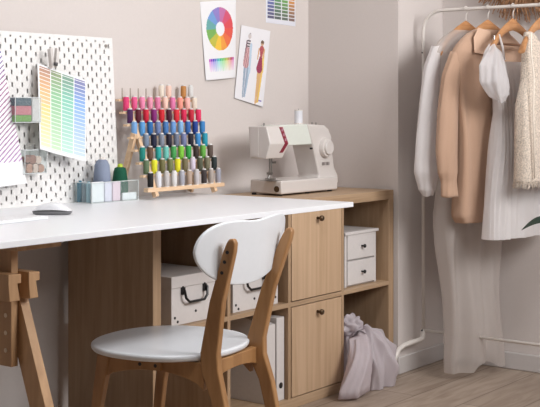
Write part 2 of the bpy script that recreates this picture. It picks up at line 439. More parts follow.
# magazine files
def mag_file(x0, x1, label, mm, hole, h=.305):
    y0, y1 = -.375, -.10; z0 = .0385; cx = (x0+x1)/2
    t = thing('magazine_file', label, 'file holder', (cx, -.24, z0), 0)
    bm = prism(bmesh.new(), [(y0, z0), (y1, z0), (y1, z0+h), (y0+.11, z0+h), (y0, z0+h-(.0 if hole else .02))], x0, x1, 'X')
    obj('case', T(bm, -cx, .24, -z0), mm, t, bevel=.0012)
    if hole:
        hb_ = bmesh.new(); lathe(hb_, [(.011, y0-.0012), (.011, y0+.001)], (cx+.002, 0, z0+.055), 20, 'Y')
        obj('finger_hole', T(hb_, -cx, .24, -z0), BLACK, t)
    return t
GREYF = mat('grey_card', (196, 194, 196), .6)
mag_file(.676, .7225, 'white binder with a round black finger hole beside the lower oak door', WHITE_BOX, True)
mag_file(.618, .668, 'plain white file holder left of the binder with the black hole', WHITE_BOX, False)

# ------------------------------------------------------------------ drawer box
db = thing('drawer_box', 'small white two-drawer box on the right upper shelf', 'box', (1.275, -.23, .3935))
def D(bm): return T(bm, -1.275, .23, -.3935)
cs = B(1.158, 1.172, -.352, -.12, .3935, .602); box(cs, 1.378, 1.392, -.352, -.12, .3935, .602)
box(cs, 1.172, 1.378, -.13, -.12, .3935, .602); box(cs, 1.172, 1.378, -.345, -.12, .496, .502)
box(cs, 1.172, 1.378, -.345, -.12, .3935, .400)
obj('case', D(cs), WHITE_BOX, db)
obj('lid', D(B(1.150, 1.400, -.362, -.112, .602, .614)), WHITE_BOX, db, bevel=.002)
for z0, z1 in ((.4005, .4955), (.5025, .6015)):
    dw = obj('drawer', D(B(1.1735, 1.3765, -.358, -.14, z0, z1)), WHITE_BOX, db, bevel=.0015)
    kb = bmesh.new()
    lathe(kb, [(.004, 0), (.003, -.008), (.0075, -.012), (.008, -.017), (.004, -.02)], (1.275-1.275, -.358+.23, (z0+z1)/2-.3935), 14, 'Y')
    obj('knob', kb, BLACK, dw, smooth=True, label='dark round knob')

# ------------------------------------------------------------------ sheer cloth on the floor
def blobs(bm, lst):
    for c, r in lst:
        q = bmesh.ops.create_icosphere(bm, subdivisions=4, radius=1)
        for v in q['verts']: v.co = Vector((c[0]+v.co.x*r[0], c[1]+v.co.y*r[1], c[2]+v.co.z*r[2]))
bm = bmesh.new()
def heap_pt(a, h):
    """draped heap: a angle 0..1 around, h 0 top..1 hem"""
    th = 2*PI*a
    f = (1-2*abs(math.sin(th*4+1.6*math.sin(h*3+1)))**.7)*.55+(1-2*abs(math.sin(th*7.0+1.7+h*2)))*.3*min(1, h*2)+noise.noise(Vector((math.cos(th)*2.2, math.sin(th)*2.2, h*3)))*.6
    k = math.sin(min(1, h*1.12)*PI/2)*(1 if h < .85 else 1-.9*(h-.85)**1.5)
    amp = .004+.026*h
    x = 1.242+(.135*k+f*amp)*math.cos(th); y = -.405+(.112*k+f*amp)*math.sin(th)
    z = .232*math.cos(h*PI/2)**.7 if h < 1 else 0
    z += .010*math.sin(th*3+1)*(1-h)+.014*f*(h-h*h)*4
    x -= .03*(1-h)**2
    if y > -.395: z = max(z, .042)
    x = min(x, 1.428 if y > -.40 else 1.45)
    if y > -.40: x = max(x, 1.10)
    return Vector((x, y, max(z, .004)))
grid(bm, heap_pt, 160, 40, True)
CLOTH = sheer('sheer_cloth', (226, 216, 221), .12, .6, .5, 30)
cl = thing('draped_cloth', 'sheer white-mauve cloth spilling out of the lower right compartment onto the floor', 'cloth', (1.24, -.44, 0))
obj('heap', T(bm, -1.24, .44, 0), CLOTH, cl, smooth=True)
bm = bmesh.new()
def tail_pt(a, h):
    th = 2*PI*a
    f = (1-2*abs(math.sin(th*2.5+h*2)))*1.0+math.sin(th*9+h*7)*.3
    c = Vector((1.135, -.43, .22)).lerp(Vector((1.028, -.478, .035)), h)+Vector((-.012, -.03, .025))*math.sin(h*PI)
    w_ = .034+.036*h**1.3
    x = c.x+(w_+f*.008)*math.cos(th)*1.15; y = c.y+(.026+.02*h+f*.006)*math.sin(th)
    z = c.z+(.030*(1-h)+.02)*math.cos(th)*.3-(.0 if h < .97 else .02)
    if y > -.402: y = -.402-(y+.402)*.1 if x < 1.10 else y
    return Vector((x, y, max(z, .003)))
vs = grid(bm, tail_pt, 60, 30, True); bm.faces.new(vs[-1]); bm.faces.new(vs[0][::-1])
obj('fold', T(bm, -1.24, .44, 0), CLOTH, cl, smooth=True)
bm = bmesh.new()
def knot_pt(a, h):
    th = 2*PI*a; ph = h*PI
    n_ = noise.noise(Vector((math.cos(th)*math.sin(ph), math.sin(th)*math.sin(ph), math.cos(ph)))*2.1)
    r = 1+.5*n_+.06*math.sin(th*4+h*7)
    return Vector((1.168+.068*r*math.sin(ph)*math.cos(th), -.365+.04*r*math.sin(ph)*math.sin(th), .247+.036*r*math.cos(ph)))
grid(bm, knot_pt, 60, 30, True)
obj('knot', T(bm, -1.24, .44, 0), CLOTH, cl, smooth=True)

# ------------------------------------------------------------------ sewing machine
mc = thing('sewing_machine', 'white sewing machine with red stripe on top of the oak shelving', 'sewing machine', (1.07, -.16, .77))
def MC(bm): return T(bm, -1.07, .16, -.77)
def XZ(u, v, Y): p = onY(u, v, Y); return (p.x, p.z)
MB_, MF = -.245, -.08
xr_ = onY(339, 185, MB_).x
bp = [(.880, MB_), (xr_-.01, MB_), (xr_, MB_+.02), (xr_, MF), (.894, MF)]
pb = prism(bmesh.new(), bp, .777, .829, 'Z')
obj('bed', MC(pb), PLASTIC, mc, bevel=.006, bseg=3)
fb = bmesh.new()
for x in (.895, 1.08, xr_-.04):
    for y in (MB_+.02, MF-.02): lathe(fb, [(.010, .7702), (.010, .778)], (x, y, 0), 12)
pieces('foot', MC(fb), BLACK, mc)
YA = -.222
col = [XZ(u, v, YA) for u, v in ((308, 124), (325, 125.2), (329, 129), (331, 136), (332.5, 151), (334.5, 167), (338, 175), (338.5, 183), (317, 183), (319.5, 175.5), (313, 144.5))]
arm = [XZ(u, v, YA) for u, v in ((281, 125.2), (309, 124), (314, 144.3), (284, 145.8))]
obj('column', MC(prism(bmesh.new(), col, YA, -.115)), PLASTIC, mc, bevel=.007, bseg=3)
obj('arm', MC(prism(bmesh.new(), arm, YA+.006, -.12)), mat('glossy_white', (226, 230, 222), .12, var=.01), mc, bevel=.003)
YH = -.232
hx0 = onY(266.5, 126, -.224).x
def yl(u, v): return onX(u, v, hx0).y
hx1 = onY(285, 126, -.224).x
zt_, zm_, zb_ = onY(266.5, 126.3, -.224).z, onY(270, 144, -.24).z, onY(266, 159, -.22).z
hd = bmesh.new()
HY = [(-.135, zt_), (-.224, zt_), (yl(270.3, 144), zm_), (yl(265.8, 158), zb_), (-.140, zb_)]
va = [hd.verts.new((hx0+(.0 if i_ != 4 else .004), y_, z_)) for i_, (y_, z_) in enumerate(HY)]
vb = [hd.verts.new((hx1+(-.012 if i_ in (3, 4) else .004 if i_ == 2 else -.006), y_, z_)) for i_, (y_, z_) in enumerate(HY)]
hd.faces.new(va); hd.faces.new(vb[::-1])
for i_ in range(5): hd.faces.new((va[i_], vb[i_], vb[(i_+1) % 5], va[(i_+1) % 5]))
obj('head', MC(hd), PLASTIC, mc, bevel=.004, bseg=3)
YM_ = yl(270.3, 144); YBt = yl(265.8, 158)
def fy(z): return -.224+(YM_+.224)*(zt_-z)/(zt_-zm_) if z > zm_ else YM_+(YBt-YM_)*(zm_-z)/(zm_-zb_)
sp_ = bmesh.new()
cols_ = [(-.040, zt_-.004), (-.026, zm_), (-.044, zm_-.036)]
for (a0, za), (a1, zb2) in zip(cols_, cols_[1:]):
    q = [sp_.verts.new(p) for p in ((hx1+a0, fy(za)-.001, za), (hx1+a0+.022, fy(za)-.001, za), (hx1+a1+.022, fy(zb2)-.001, zb2), (hx1+a1, fy(zb2)-.001, zb2))]
    sp_.faces.new(q)
r_ = bmesh.ops.extrude_face_region(sp_, geom=sp_.faces[:]); bmesh.ops.translate(sp_, verts=[v for v in r_['geom'] if isinstance(v, bmesh.types.BMVert)], vec=(0, .0012, 0))
stp = obj('stripe', MC(sp_), mat('red_trim', (140, 44, 62), .3), mc, label='dark red chevron stripe')
for f_ in (.2, .5, .8):
    zc_ = zt_-.004+(zm_-zt_+.004)*f_; xc_ = hx1-.040+.014*f_+.011
    obj('stripe_mark', MC(B(xc_-.005, xc_+.005, fy(zc_)-.0020, fy(zc_)-.0008, zc_-.007, zc_+.007)), mat('rose_print', (180, 130, 145), .4), stp)
obj('face_plate', MC(B(hx0-.0012, hx0+.001, -.185, -.150, zb_+.008, zt_-.006)), PLASTIC, mc)
dx, dz = XZ(324.5, 147.5, YA)
db_ = bmesh.new(); lathe(db_, [(.040, YA+.01), (.040, YA-.012), (.037, YA-.018), (.030, YA-.019), (.029, YA-.026), (.026, YA-.028)], (dx, 0, dz), 40, 'Y')
obj('stitch_dial', MC(db_), PLASTIC, mc, smooth=True, auto=30)
x, z = XZ(325.5, 163.5, YA)
pn = obj('button_plate', MC(B(x-.034, x+.034, YA-.002, YA+.002, z-.012, z+.012)), PLASTIC, mc, bevel=.001)
bb_ = bmesh.new()
for k, ww in ((-.025, .004), (-.014, .006), (.001, .004), (.012, .005), (.022, .003)):
    box(bb_, x+k-ww, x+k+ww-.001, YA-.0028, YA-.0015, z-.007, z+.006)
obj('panel_print', MC(bb_), mat('grey_print', (120, 110, 108), .5), pn)
x, z = XZ(311, 150, YA)
lv = bmesh.new(); lathe(lv, [(.004, YA+.004), (.004, YA-.006)], (x, 0, z+.006), 10, 'Y'); obj('lever', MC(lv), BLACK, mc)
# presser foot, needle
x, z = XZ(268.5, 160, -.19); x += .008
nb = bmesh.new(); tube(nb, [(x, -.19, .92), (x, -.19, .862)], .0032, 10); tube(nb, [(x+.012, -.19, .92), (x+.012, -.19, .85)], .0022, 8)
box(nb, x-.012, x+.006, -.2, -.184, .853, .862); box(nb, x-.016, x+.016, -.208, -.178, .833, .838); tube(nb, [(x, -.19, .86), (x-.01, -.19, .838)], .004, 8)
box(nb, x+.012, x+.03, -.198, -.184, .895, .903)
obj('presser_foot', MC(nb), STEEL, mc, smooth=True, auto=30)
pb = B(x-.03, x+.035, -.222, -.165, .8288, .8302); obj('needle_plate', MC(pb), STEEL, mc)
# face plate seam + hinge dot on the end face
lb = bmesh.new(); lathe(lb, [(.012, .8785), (.012, .8835)], (0, -.222, .797), 18, 'X')
obj('thread_port', MC(lb), BRONZE, mc)
wb = bmesh.new(); lathe(wb, [(.034, 0), (.036, .004), (.036, .018), (.032, .022)], (max(c[0] for c in col[:6])-.012, -.165, .985), 32, 'X')
obj('hand_wheel', MC(wb), PLASTIC, mc, smooth=True, auto=30)
px, pz = onY(298.5, 123, -.15).x, 1.046
pp = bmesh.new(); lathe(pp, [(.002, 1.035), (.002, 1.108)], (px, -.15, 0), 8); obj('spool_pin', MC(pp), STEEL, mc)
pg = bmesh.new()
for u in (264, 312, 316):
    xx = onY(u, 124, -.16).x; lathe(pg, [(.003, 1.035), (.003, 1.052)], (xx, -.16, 0), 8)
pieces('thread_guide', MC(pg), STEEL, mc)
ts = thing('thread_spool', 'white thread spool standing on the sewing machine', 'thread spool', (px, -.15, 1.0475))
b1 = bmesh.new(); lathe(b1, [(.0165, .003), (.0168, .01), (.0165, .05), (.0165, .053)], seg=24)
obj('thread', b1, mat('thread_white', (226, 226, 232), .8, bump=.3, bscale=400), ts, smooth=True, auto=40)
b1 = bmesh.new(); lathe(b1, [(.0185, 0), (.0185, .003), (.008, .0032), (.008, .0528), (.0178, .053), (.0178, .056)], seg=24)
obj('spool_core', b1, WHITE_METAL, ts)

# ------------------------------------------------------------------ thread rack with its spools
RX0, RX1 = .2806, .6525; NP = 10; DXR = (RX1-RX0)/(NP-1)
def rowpos(k): return -.118+.0198*k, .829+.0447*k       # y, z of the bar top
rk = thing('thread_rack', 'wooden tiered thread rack leaning over the desk, full of coloured spools', 'rack', (.4665, -.04, ZT))
def RK(bm): return T(bm, -.4665, .04, -ZT)
def slant(x0, x1, ya, za, yb, zb, w_):
    d = Vector((0, yb-ya, zb-za)).normalized(); n_ = Vector((0, -d.z, d.y))*w_/2
    bm = bmesh.new(); A = Vector((0, ya, za)); Bq = Vector((0, yb, zb))
    q = [(p.y, p.z) for p in (A-n_, Bq-n_, Bq+n_, A+n_)]
    return prism(bm, q, x0, x1, 'X')
for xa in (.293, .615):
    obj('side_rail', RK(slant(xa, xa+.016, -.136+.010, ZT+.0105, .022+.006, 1.15, .018)), RACKWOOD, rk, bevel=.001)
obj('back_leg', RK(slant(.268, .281, .030, ZT+.003, -.045, 1.02, .022)), RACKWOOD, rk, bevel=.001, label='slanting rear support leg')
obj('back_leg', RK(slant(.655, .668, .030, ZT+.003, -.045, 1.02, .022)), RACKWOOD, rk, bevel=.001, label='slanting rear support leg')
BARS = []
for k in range(8):
    y, z = rowpos(k); e = .0 if k else .012
    BARS.append(obj('bar', RK(B(RX0-.026, RX1+.022, y-.010-(.003 if k == 0 else 0), y+.009, z-.008-e*.5, z)), RACKWOOD, rk, bevel=.001))
pegm = mat('peg_metal', (150, 135, 120), .4, .3)
for k in range(8):
    y, z = rowpos(k)
    b1 = bmesh.new()
    for i in range(NP):
        x = RX0+i*DXR
        q = bmesh.new(); lathe(q, [(.0016, z-.001), (.0014, z+.040)], (x, y, 0), 6)
        obj('peg', RK(q), pegm, BARS[k])
    b1.free()
def spool_mesh(r, h):
    b1 = bmesh.new(); lathe(b1, [(r*.86, .003), (r, .006), (r, h-.008), (r*.8, h-.004)], seg=16)
    me = bpy.data.meshes.new('thread'); bmesh.ops.recalc_face_normals(b1, faces=b1.faces); b1.to_mesh(me); b1.free()
    for p in me.polygons: p.use_smooth = True
    me.set_sharp_from_angle(angle=.8)
    b2 = bmesh.new(); lathe(b2, [(r*.9, 0), (r*.9, .003), (r*.4, .0031), (r*.4, h-.0041), (r*.72, h-.004), (r*.72, h), (.002, h+.0005)], seg=16)
    m2 = bpy.data.meshes.new('spool_core'); bmesh.ops.recalc_face_normals(b2, faces=b2.faces); b2.to_mesh(m2); b2.free()
    return me, m2
SP_THREAD, SP_CORE = spool_mesh(.0106, .0565)
CORE_M = mat('spool_core_white', (228, 226, 226), .5)
SP_CORE.materials.append(CORE_M)
COL = {'hot pink': (226, 62, 118), 'pink': (232, 92, 146), 'soft pink': (240, 140, 178), 'dusty pink': (232, 150, 176), 'rose': (228, 128, 168),
       'pale peach': (246, 206, 190), 'orchid pink': (232, 126, 176), 'salmon': (244, 158, 140), 'shell pink': (244, 184, 176),
       'deep purple': (72, 28, 84), 'maroon': (92, 16, 40), 'crimson': (206, 24, 56), 'plum': (132, 32, 116), 'red': (212, 28, 44), 'dark wine': (76, 20, 48),
       'scarlet': (228, 44, 60), 'raspberry': (216, 36, 84), 'cherry red': (196, 28, 56), 'rosy red': (226, 44, 96),
       'light blue': (116, 164, 216), 'sky blue': (88, 156, 214), 'cobalt blue': (36, 104, 170), 'slate blue': (112, 132, 178), 'denim blue': (70, 122, 184), 'cornflower blue': (108, 156, 214),
       'powder blue': (132, 178, 222), 'medium blue': (52, 104, 176), 'royal blue': (24, 64, 148), 'azure blue': (56, 132, 196),
       'grey blue': (120, 136, 158), 'navy': (24, 28, 58), 'steel grey': (132, 140, 156), 'midnight blue': (30, 24, 46), 'ash grey': (112, 120, 140), 'lavender grey': (120, 128, 168),
       'near black navy': (22, 22, 40), 'bright blue': (64, 144, 208), 'teal blue': (32, 152, 176),
       'teal green': (18, 132, 122), 'brown': (104, 76, 58), 'turquoise': (40, 164, 158), 'mint': (112, 196, 184), 'grass green': (72, 160, 84), 'lime green': (128, 200, 60), 'emerald green': (48, 160, 72),
       'dark green brown': (56, 44, 40), 'leaf green': (104, 176, 72), 'dark taupe': (92, 76, 68),
       'moss green': (96, 116, 84), 'lemon yellow': (228, 226, 48), 'olive': (112, 108, 68), 'khaki green': (116, 122, 76), 'yellow': (232, 224, 40), 'olive brown': (120, 110, 80), 'lilac white': (214, 204, 220),
       'dark moss': (84, 88, 68), 'drab green': (120, 116, 92), 'charcoal green': (36, 48, 50),
       'black': (16, 16, 18), 'white': (228, 226, 222), 'light grey': (196, 190, 188), 'off-white': (222, 220, 218), 'silver grey': (168, 168, 178), 'taupe': (178, 156, 140), 'pale grey': (196, 190, 192), 'charcoal': (58, 50, 50), 'warm grey': (172, 160, 152), 'blue grey': (160, 160, 172),
       'orange brown': (192, 132, 72), 'cream': (236, 222, 206)}
ROWS = {0: ['black', 'white', 'light grey', 'off-white', 'silver grey', 'taupe', 'pale grey', 'charcoal', 'warm grey', 'blue grey'],
        1: ['moss green', 'lemon yellow', 'olive', 'khaki green', 'yellow', 'olive brown', 'lilac white', 'dark moss', 'drab green', 'charcoal green'],
        2: ['teal green', 'brown', 'turquoise', 'mint', 'grass green', 'lime green', 'emerald green', 'dark green brown', 'leaf green', 'dark taupe'],
        3: [None, 'grey blue', 'navy', 'steel grey', 'midnight blue', 'ash grey', 'lavender grey', 'near black navy', 'bright blue', 'teal blue'],
        4: ['light blue', 'sky blue', 'cobalt blue', 'slate blue', 'denim blue', 'cornflower blue', 'powder blue', 'medium blue', 'royal blue', 'azure blue'],
        5: ['deep purple', 'maroon', 'crimson', 'plum', 'red', 'dark wine', 'scarlet', 'raspberry', 'cherry red', 'rosy red'],
        6: ['hot pink', 'pink', 'soft pink', 'dusty pink', 'rose', 'pale peach', 'orchid pink', 'salmon', 'shell pink', 'cream'],
        7: [None, None, None, None, None, 'cream', 'pale peach', None, 'orange brown', 'off-white']}
RN = ['bottom', 'second', 'third', 'fourth', 'fifth', 'sixth', 'seventh', 'topmost']
ON = ['first', 'second', 'third', 'fourth', 'fifth', 'sixth', 'seventh', 'eighth', 'ninth', 'last']
# the left spools lean a touch to the side in the photo's rows
CACHE = {}
for k in range(8):
    y, z = rowpos(k)
    for i, cn in enumerate(ROWS[k]):
        if not cn: continue
        x = RX0+i*DXR+random.uniform(-.0008, .0008)
        if k == 3: x = RX0+(i-.0)*DXR*.98
        rown = RN[k]+' row' if k in (0, 7) else RN[k]+' row from the bottom'
        r_ = thing('thread_spool', '%s thread spool, %s from the left in the %s of the rack' % (cn, ON[i], rown) if len(rown) < 12 else '%s thread spool, %s from left in the rack\'s %s' % (cn, ON[i], rown), 'thread spool', (x, y, z), 0, 'thread spools on the wooden rack')
        if cn not in CACHE:
            me = SP_THREAD.copy(); me.materials.append(mat('thread_'+cn.replace(' ', '_'), COL[cn], .7, bump=.25, bscale=300, var=.05)); CACHE[cn] = me
        a = bpy.data.objects.new('thread', CACHE[cn]); link(a); a.parent = r_
        b_ = bpy.data.objects.new('spool_core', SP_CORE); link(b_); b_.parent = r_

# ------------------------------------------------------------------ pegboard
PBX0, PBX1, PBT, PBB = -1.0, .252, 1.361, ZT+.0005
def peg_mat():
    m, nt, b = base_mat('pegboard_white'); b.inputs['Base Color'].default_value = rgb(240, 238, 236); b.inputs['Roughness'].default_value = .45
    out = nt.nodes['Material Output']; N = nt.nodes.new; Lk = nt.links.new
    tc = N('ShaderNodeTexCoord'); sp = N('ShaderNodeSeparateXYZ'); Lk(tc.outputs['Object'], sp.inputs[0])
    def mth(op, a, b=None, c=None):
        n = N('ShaderNodeMath'); n.operation = op
        for i, q in enumerate((a, b, c)):
            if q is None: continue
            if isinstance(q, (int, float)): n.inputs[i].default_value = q
            else: Lk(q, n.inputs[i])
        return n.outputs[0]
    P = .0425; R = .0205
    row = mth('FLOOR', mth('DIVIDE', sp.outputs['Z'], R))
    odd = mth('FLOORED_MODULO', row, 2)
    xs = mth('ADD', sp.outputs['X'], mth('MULTIPLY', odd, P/2))
    fx = mth('ABSOLUTE', mth('SUBTRACT', mth('FLOORED_MODULO', xs, P), P/2))
    fz = mth('ABSOLUTE', mth('SUBTRACT', mth('FLOORED_MODULO', sp.outputs['Z'], R), R/2))
    inx = mth('LESS_THAN', fx, .0031); inz = mth('LESS_THAN', fz, .0075)
    hole = mth('MULTIPLY', inx, inz)
    # solid margin at the edges
    mg = mth('MULTIPLY', mth('LESS_THAN', sp.outputs['X'], -.012), mth('GREATER_THAN', sp.outputs['Z'], .012))
    mg = mth('MULTIPLY', mg, mth('LESS_THAN', sp.outputs['Z'], .562)); hole = mth('MULTIPLY', hole, mg)
    t = N('ShaderNodeBsdfTransparent'); mx = N('ShaderNodeMixShader'); Lk(hole, mx.inputs[0]); Lk(b.outputs[0], mx.inputs[1]); Lk(t.outputs[0], mx.inputs[2]); Lk(mx.outputs[0], out.inputs['Surface'])
    return m
H = PBT-PBB
pb = B(PBX0-PBX1, 0, 0, .004, 0, H)
pbd = thing('pegboard', 'white pegboard with staggered slots leaning on the wall behind the desk', 'pegboard', (PBX1, .008, PBB))
pbd.rotation_euler = (-math.atan2(.034, H), 0, 0)
obj('board', pb, peg_mat(), pbd)
sb = bmesh.new(); lathe(sb, [(.006, -.004), (.006, .0005)], (-.036, 0, H-.03), 14, 'Y')
obj('screw', sb, STEEL, pbd)

def ygap(z, off=0): return .008+.034*(z-PBB)/H-off     # front of the leaning board

# clip and swatch sheet
def dist_ok(p): return p
TLc, TRc = onY(37.5, 63, .012), onY(86, 80, -.012)
BLc, BRc = onY(40, 149, -.045), onY(86, 161.5, -.055)
def lerp3(a, b, t): return tuple(a[i]+(b[i]-a[i])*t for i in range(3))
def swatch_col(s, t):
    m_ = .035
    if s < .02 or s > .985 or t > .965 or t < .02: return (244, 244, 246)
    c = int((s-.02)/.242); fs = ((s-.02)/.242) % 1
    if fs < .07: return (250, 250, 250)
    n_ = 22; r_ = int(t*n_); ft = (t*n_) % 1
    if ft > .78: return (250, 250, 250)
    q = r_/n_
    top = [(190, 150, 134), (156, 168, 132), (132, 162, 144), (138, 136, 178)][min(c, 3)]
    mid = [(246, 190, 130), (142, 200, 150), (128, 204, 180), (126, 172, 238)][min(c, 3)]
    bot = [(250, 240, 210), (214, 238, 206), (206, 236, 226), (214, 230, 252)][min(c, 3)]
    if c == 0 and q > .45: mid = (246, 208, 110)
    mid = lerp3(mid, (250, 250, 250), .15)
    k = lerp3(top, mid, min(1, q/.3)) if q < .3 else lerp3(mid, bot, (q-.3)/.7)
    return k
sw = paper('swatch_chart', patch(TLc, TRc, BLc, BRc, (0, .012, 0)), 60, 132, swatch_col)
tag(sw, 'pastel colour swatch chart clipped to the white pegboard', 'chart')
cpos = onY(51.5, 58, .005)
clp = thing('paper_clip', 'white spring clip holding the pastel chart on the pegboard', 'clip', cpos)
cb = prism(bmesh.new(), [(-.020, .028), (-.008, .034), (-.003, -.01), (-.006, -.034), (-.012, -.03)], -.016, .0, 'Y')
obj('jaw', cb, PLASTIC, clp, bevel=.002)
cb = prism(bmesh.new(), [(.006, .034), (.016, .026), (.012, -.02), (.004, -.034), (.0, -.01)], -.022, -.008, 'Y')
obj('jaw', cb, mat('clip_shell', (224, 218, 214), .4), clp, bevel=.002)
cb = bmesh.new(); tube(cb, [(-.006, -.018, -.020), (.004, -.026, -.022)], .006, 10); obj('spring', cb, mat('grey_metal', (92, 90, 92), .4, .6), clp, smooth=True)

# striped sheet at far left
def stripe_col(s, t):
    if t > .84: return (250, 249, 250)
    if s < .04: return (246, 244, 250)
    q = (s*.62*10+t*28*1.0)
    # lines rising to the right
    ph = (t*32+s*11) % 1
    if ph < .28:
        return lerp3((74, 66, 150), (150, 74, 128), min(1, max(0, (t-.05)/.25))) if t < .5 else lerp3((140, 70, 118), (156, 96, 168), (t-.5)/.34)
    return (250, 247, 250)
TRs, BRs = onY(-1, 42, .004), onY(27, 183.5, -.03)
BLs = BRs+Vector((-.225, .004, -.012)); TLs = TRs+Vector((-.225, .004, -.012))
ss = paper('striped_print', patch(TLs, TRs, BLs, BRs), 130, 180, stripe_col)
tag(ss, 'white sheet printed with thin purple diagonal stripes hanging at the far left of the pegboard', 'print')

# clear wall boxes on the pegboard with their contents
CLEAR = clear_plastic('clear_acrylic')
def clear_box(nm, label, x0, x1, y0, y1, z0, z1, t_=.002, top=False):
    cx, cy = (x0+x1)/2, (y0+y1)/2
    t = thing(nm, label, 'box', (cx, cy, z0))
    b = B(x0, x1, y0, y0+t_, z0, z1); box(b, x0, x1, y1-t_, y1, z0, z1); box(b, x0, x0+t_, y0+t_, y1-t_, z0, z1); box(b, x1-t_, x1, y0+t_, y1-t_, z0, z1)
    box(b, x0+t_, x1-t_, y0+t_, y1-t_, z0, z0+t_)
    obj('panels', T(b, -cx, -cy, -z0), CLEAR, t)
    # bright polished rims
    rm = bmesh.new()
    for (xa, ya, xb, yb) in ((x0, y0, x1, y0), (x0, y1, x1, y1), (x0, y0, x0, y1), (x1, y0, x1, y1)):
        tube(rm, [(xa, ya, z1), (xb, yb, z1)], .0012, 6); tube(rm, [(xa, ya, z0+.001), (xb, yb, z0+.001)], .0012, 6)
    for xa in (x0, x1): tube(rm, [(xa, y0, z0), (xa, y0, z1)], .0012, 6)
    obj('rim', T(rm, -cx, -cy, -z0), mat('polished_rim', (226, 230, 230), .2), t)
    return t
z0, z1 = onY(41, 122.5, -.035).z, onY(41, 97.5, -.035).z
xe = onY(41, 110, -.035).x
clear_box('wall_bin', 'clear plastic bin with folded fabrics, upper one on the pegboard', xe-.108, xe, -.035, .012, z0, z1)
def thing_box(nm, label, cat, a, m, **k):
    cx, cy, cz = (a[0]+a[1])/2, (a[2]+a[3])/2, a[4]
    o = obj(nm, T(B(*a), -cx, -cy, -cz), m, bevel=.003, bseg=3, **k); o.location = (cx, cy, cz)
    return tag(o, label, cat)
hh = z1-z0
thing_box('folded_fabric', 'folded green fabric at the bottom of the upper clear bin', 'fabric', (xe-.104, xe-.036, -.031, .006, z0+.0025, z0+.024), mat('green_fabric', (110, 160, 60), .9, bump=.4))
thing_box('folded_fabric', 'folded pink fabric between green and dark ones in the upper clear bin', 'fabric', (xe-.104, xe-.036, -.031, .006, z0+.0245, z0+.054), mat('pink_fabric', (204, 120, 130), .9, bump=.4))
thing_box('folded_fabric', 'dark blue-grey fabric on top of the pile in the upper clear bin', 'fabric', (xe-.104, xe-.036, -.031, .006, z0+.0545, z1-.002), mat('dark_fabric', (66, 88, 102), .9, bump=.4))
thing_box('white_card_pack', 'white card pack at the right end of the upper clear bin', 'card pack', (xe-.034, xe-.003, -.032, .006, z0+.0025, z1-.002), WHITE_BOX)
# ring on the pink fabric
z0, z1 = onY(46, 173, -.03).z, onY(46, 149.5, -.03).z
xe = onY(46, 160, -.03).x
clear_box('wall_bin', 'clear plastic bin with rolled ribbons, lower one on the pegboard', xe-.094, xe, -.035, .007, z0, z1)
RIB = [mat('kraft_roll', (186, 140, 118), .8), mat('beige_roll', (214, 190, 176), .8), mat('brown_roll', (150, 104, 88), .8)]
RW = ['tan', 'pale beige', 'brown']
PLC = ['back left', 'bottom middle', 'top middle', 'bottom right', 'front left', 'top right']
n_ = 0
for (dx_, dz_, r) in ((-.088, .018, .015), (-.058, .017, .0145), (-.072, .046, .015), (-.028, .016, .0135), (-.042, .044, .013), (-.100, .046, .010)):
    b1 = bmesh.new(); lathe(b1, [(r*.35, -.028), (r, -.028), (r, .0), (r*.35, .0)], seg=20, axis='Y')
    o = obj('ribbon_roll', b1, RIB[n_ % 3], smooth=True, auto=40); o.location = (xe+dx_*.8+.002, -.002, z0+dz_)
    tag(o, '%s ribbon roll, %s in the lower clear pegboard bin' % (RW[n_ % 3], ['bottom left', 'bottom middle', 'upper left of centre', 'bottom right', 'upper right', 'upper far left'][n_]), 'ribbon', 'ribbon rolls in the lower bin')
    n_ += 1
# ------------------------------------------------------------------ clear box and cones on the desk
YB0, YB1 = -.085, .0
bx0, bx1 = onY(92, 203, YB0).x, onY(138.5, 199, YB0).x
ZB = ZT+.0005
clear_box('clear_organizer', 'clear acrylic organizer of threads on the desk below the pegboard', bx0, bx1, YB0, YB1, ZB, ZB+.070)
def cone(name, u0, u1, vt, Y, m, label, top=.72, tip=None, tipm=None, shoulder=.86):
    a, b = onY(u0, 180, Y).x, onY(u1, 180, Y).x; r = (u1-u0)/2/278; cx = (a+b)/2; h = onY((u0+u1)/2, vt, Y).z-ZB-.003
    t = thing(name, label, 'thread cone', (cx, Y, ZB+.003), 0, 'large thread cones in the organizer')
    b1 = bmesh.new(); lathe(b1, [(r*.96, 0), (r, .008), (r*.99, h*.5), (r*shoulder, h*.86), (r*top, h*.97), (r*.4, h)], seg=28)
    obj('thread', b1, m, t, smooth=True, auto=60)
    b1 = bmesh.new(); lathe(b1, [(r*.35, h-.001), (r*(.3), h+(tip or .006)), (r*.12, h+(tip or .006)+.002)], seg=16)
    obj('cone_tip', b1, tipm or WHITE_METAL, t, smooth=True, auto=60)
cone('thread_cone', 93.5, 110.5, 159.5, -.040, mat('cone_grey', (138, 148, 170), .85, bump=.4, bscale=300), 'tall grey-blue thread cone rising from the clear organizer', .62)
cone('thread_cone', 112, 128, 167, -.040, mat('cone_green', (10, 84, 60), .85, bump=.4, bscale=300), 'dark green thread cone with a lime tip in the clear organizer', .66, .010, mat('lime_plastic', (190, 210, 60), .5), .80)
def small(nm, label, cat, x0, x1, y0, y1, h, m):
    thing_box(nm, label, cat, (x0, x1, y0, y1, ZB+.0025, ZB+.0025+h), m)
small('thread_pack', 'white paper thread pack at the front left of the clear organizer', 'thread pack', bx0+.004, bx0+.060, YB0+.003, YB0+.012, .070, mat('white_pack', (246, 248, 252), .6))
small('thread_pack', 'pale lilac thread pack in the middle of the clear organizer', 'thread pack', bx0+.064, bx0+.098, YB0+.003, YB0+.012, .068, mat('lilac_pack', (232, 228, 244), .6))
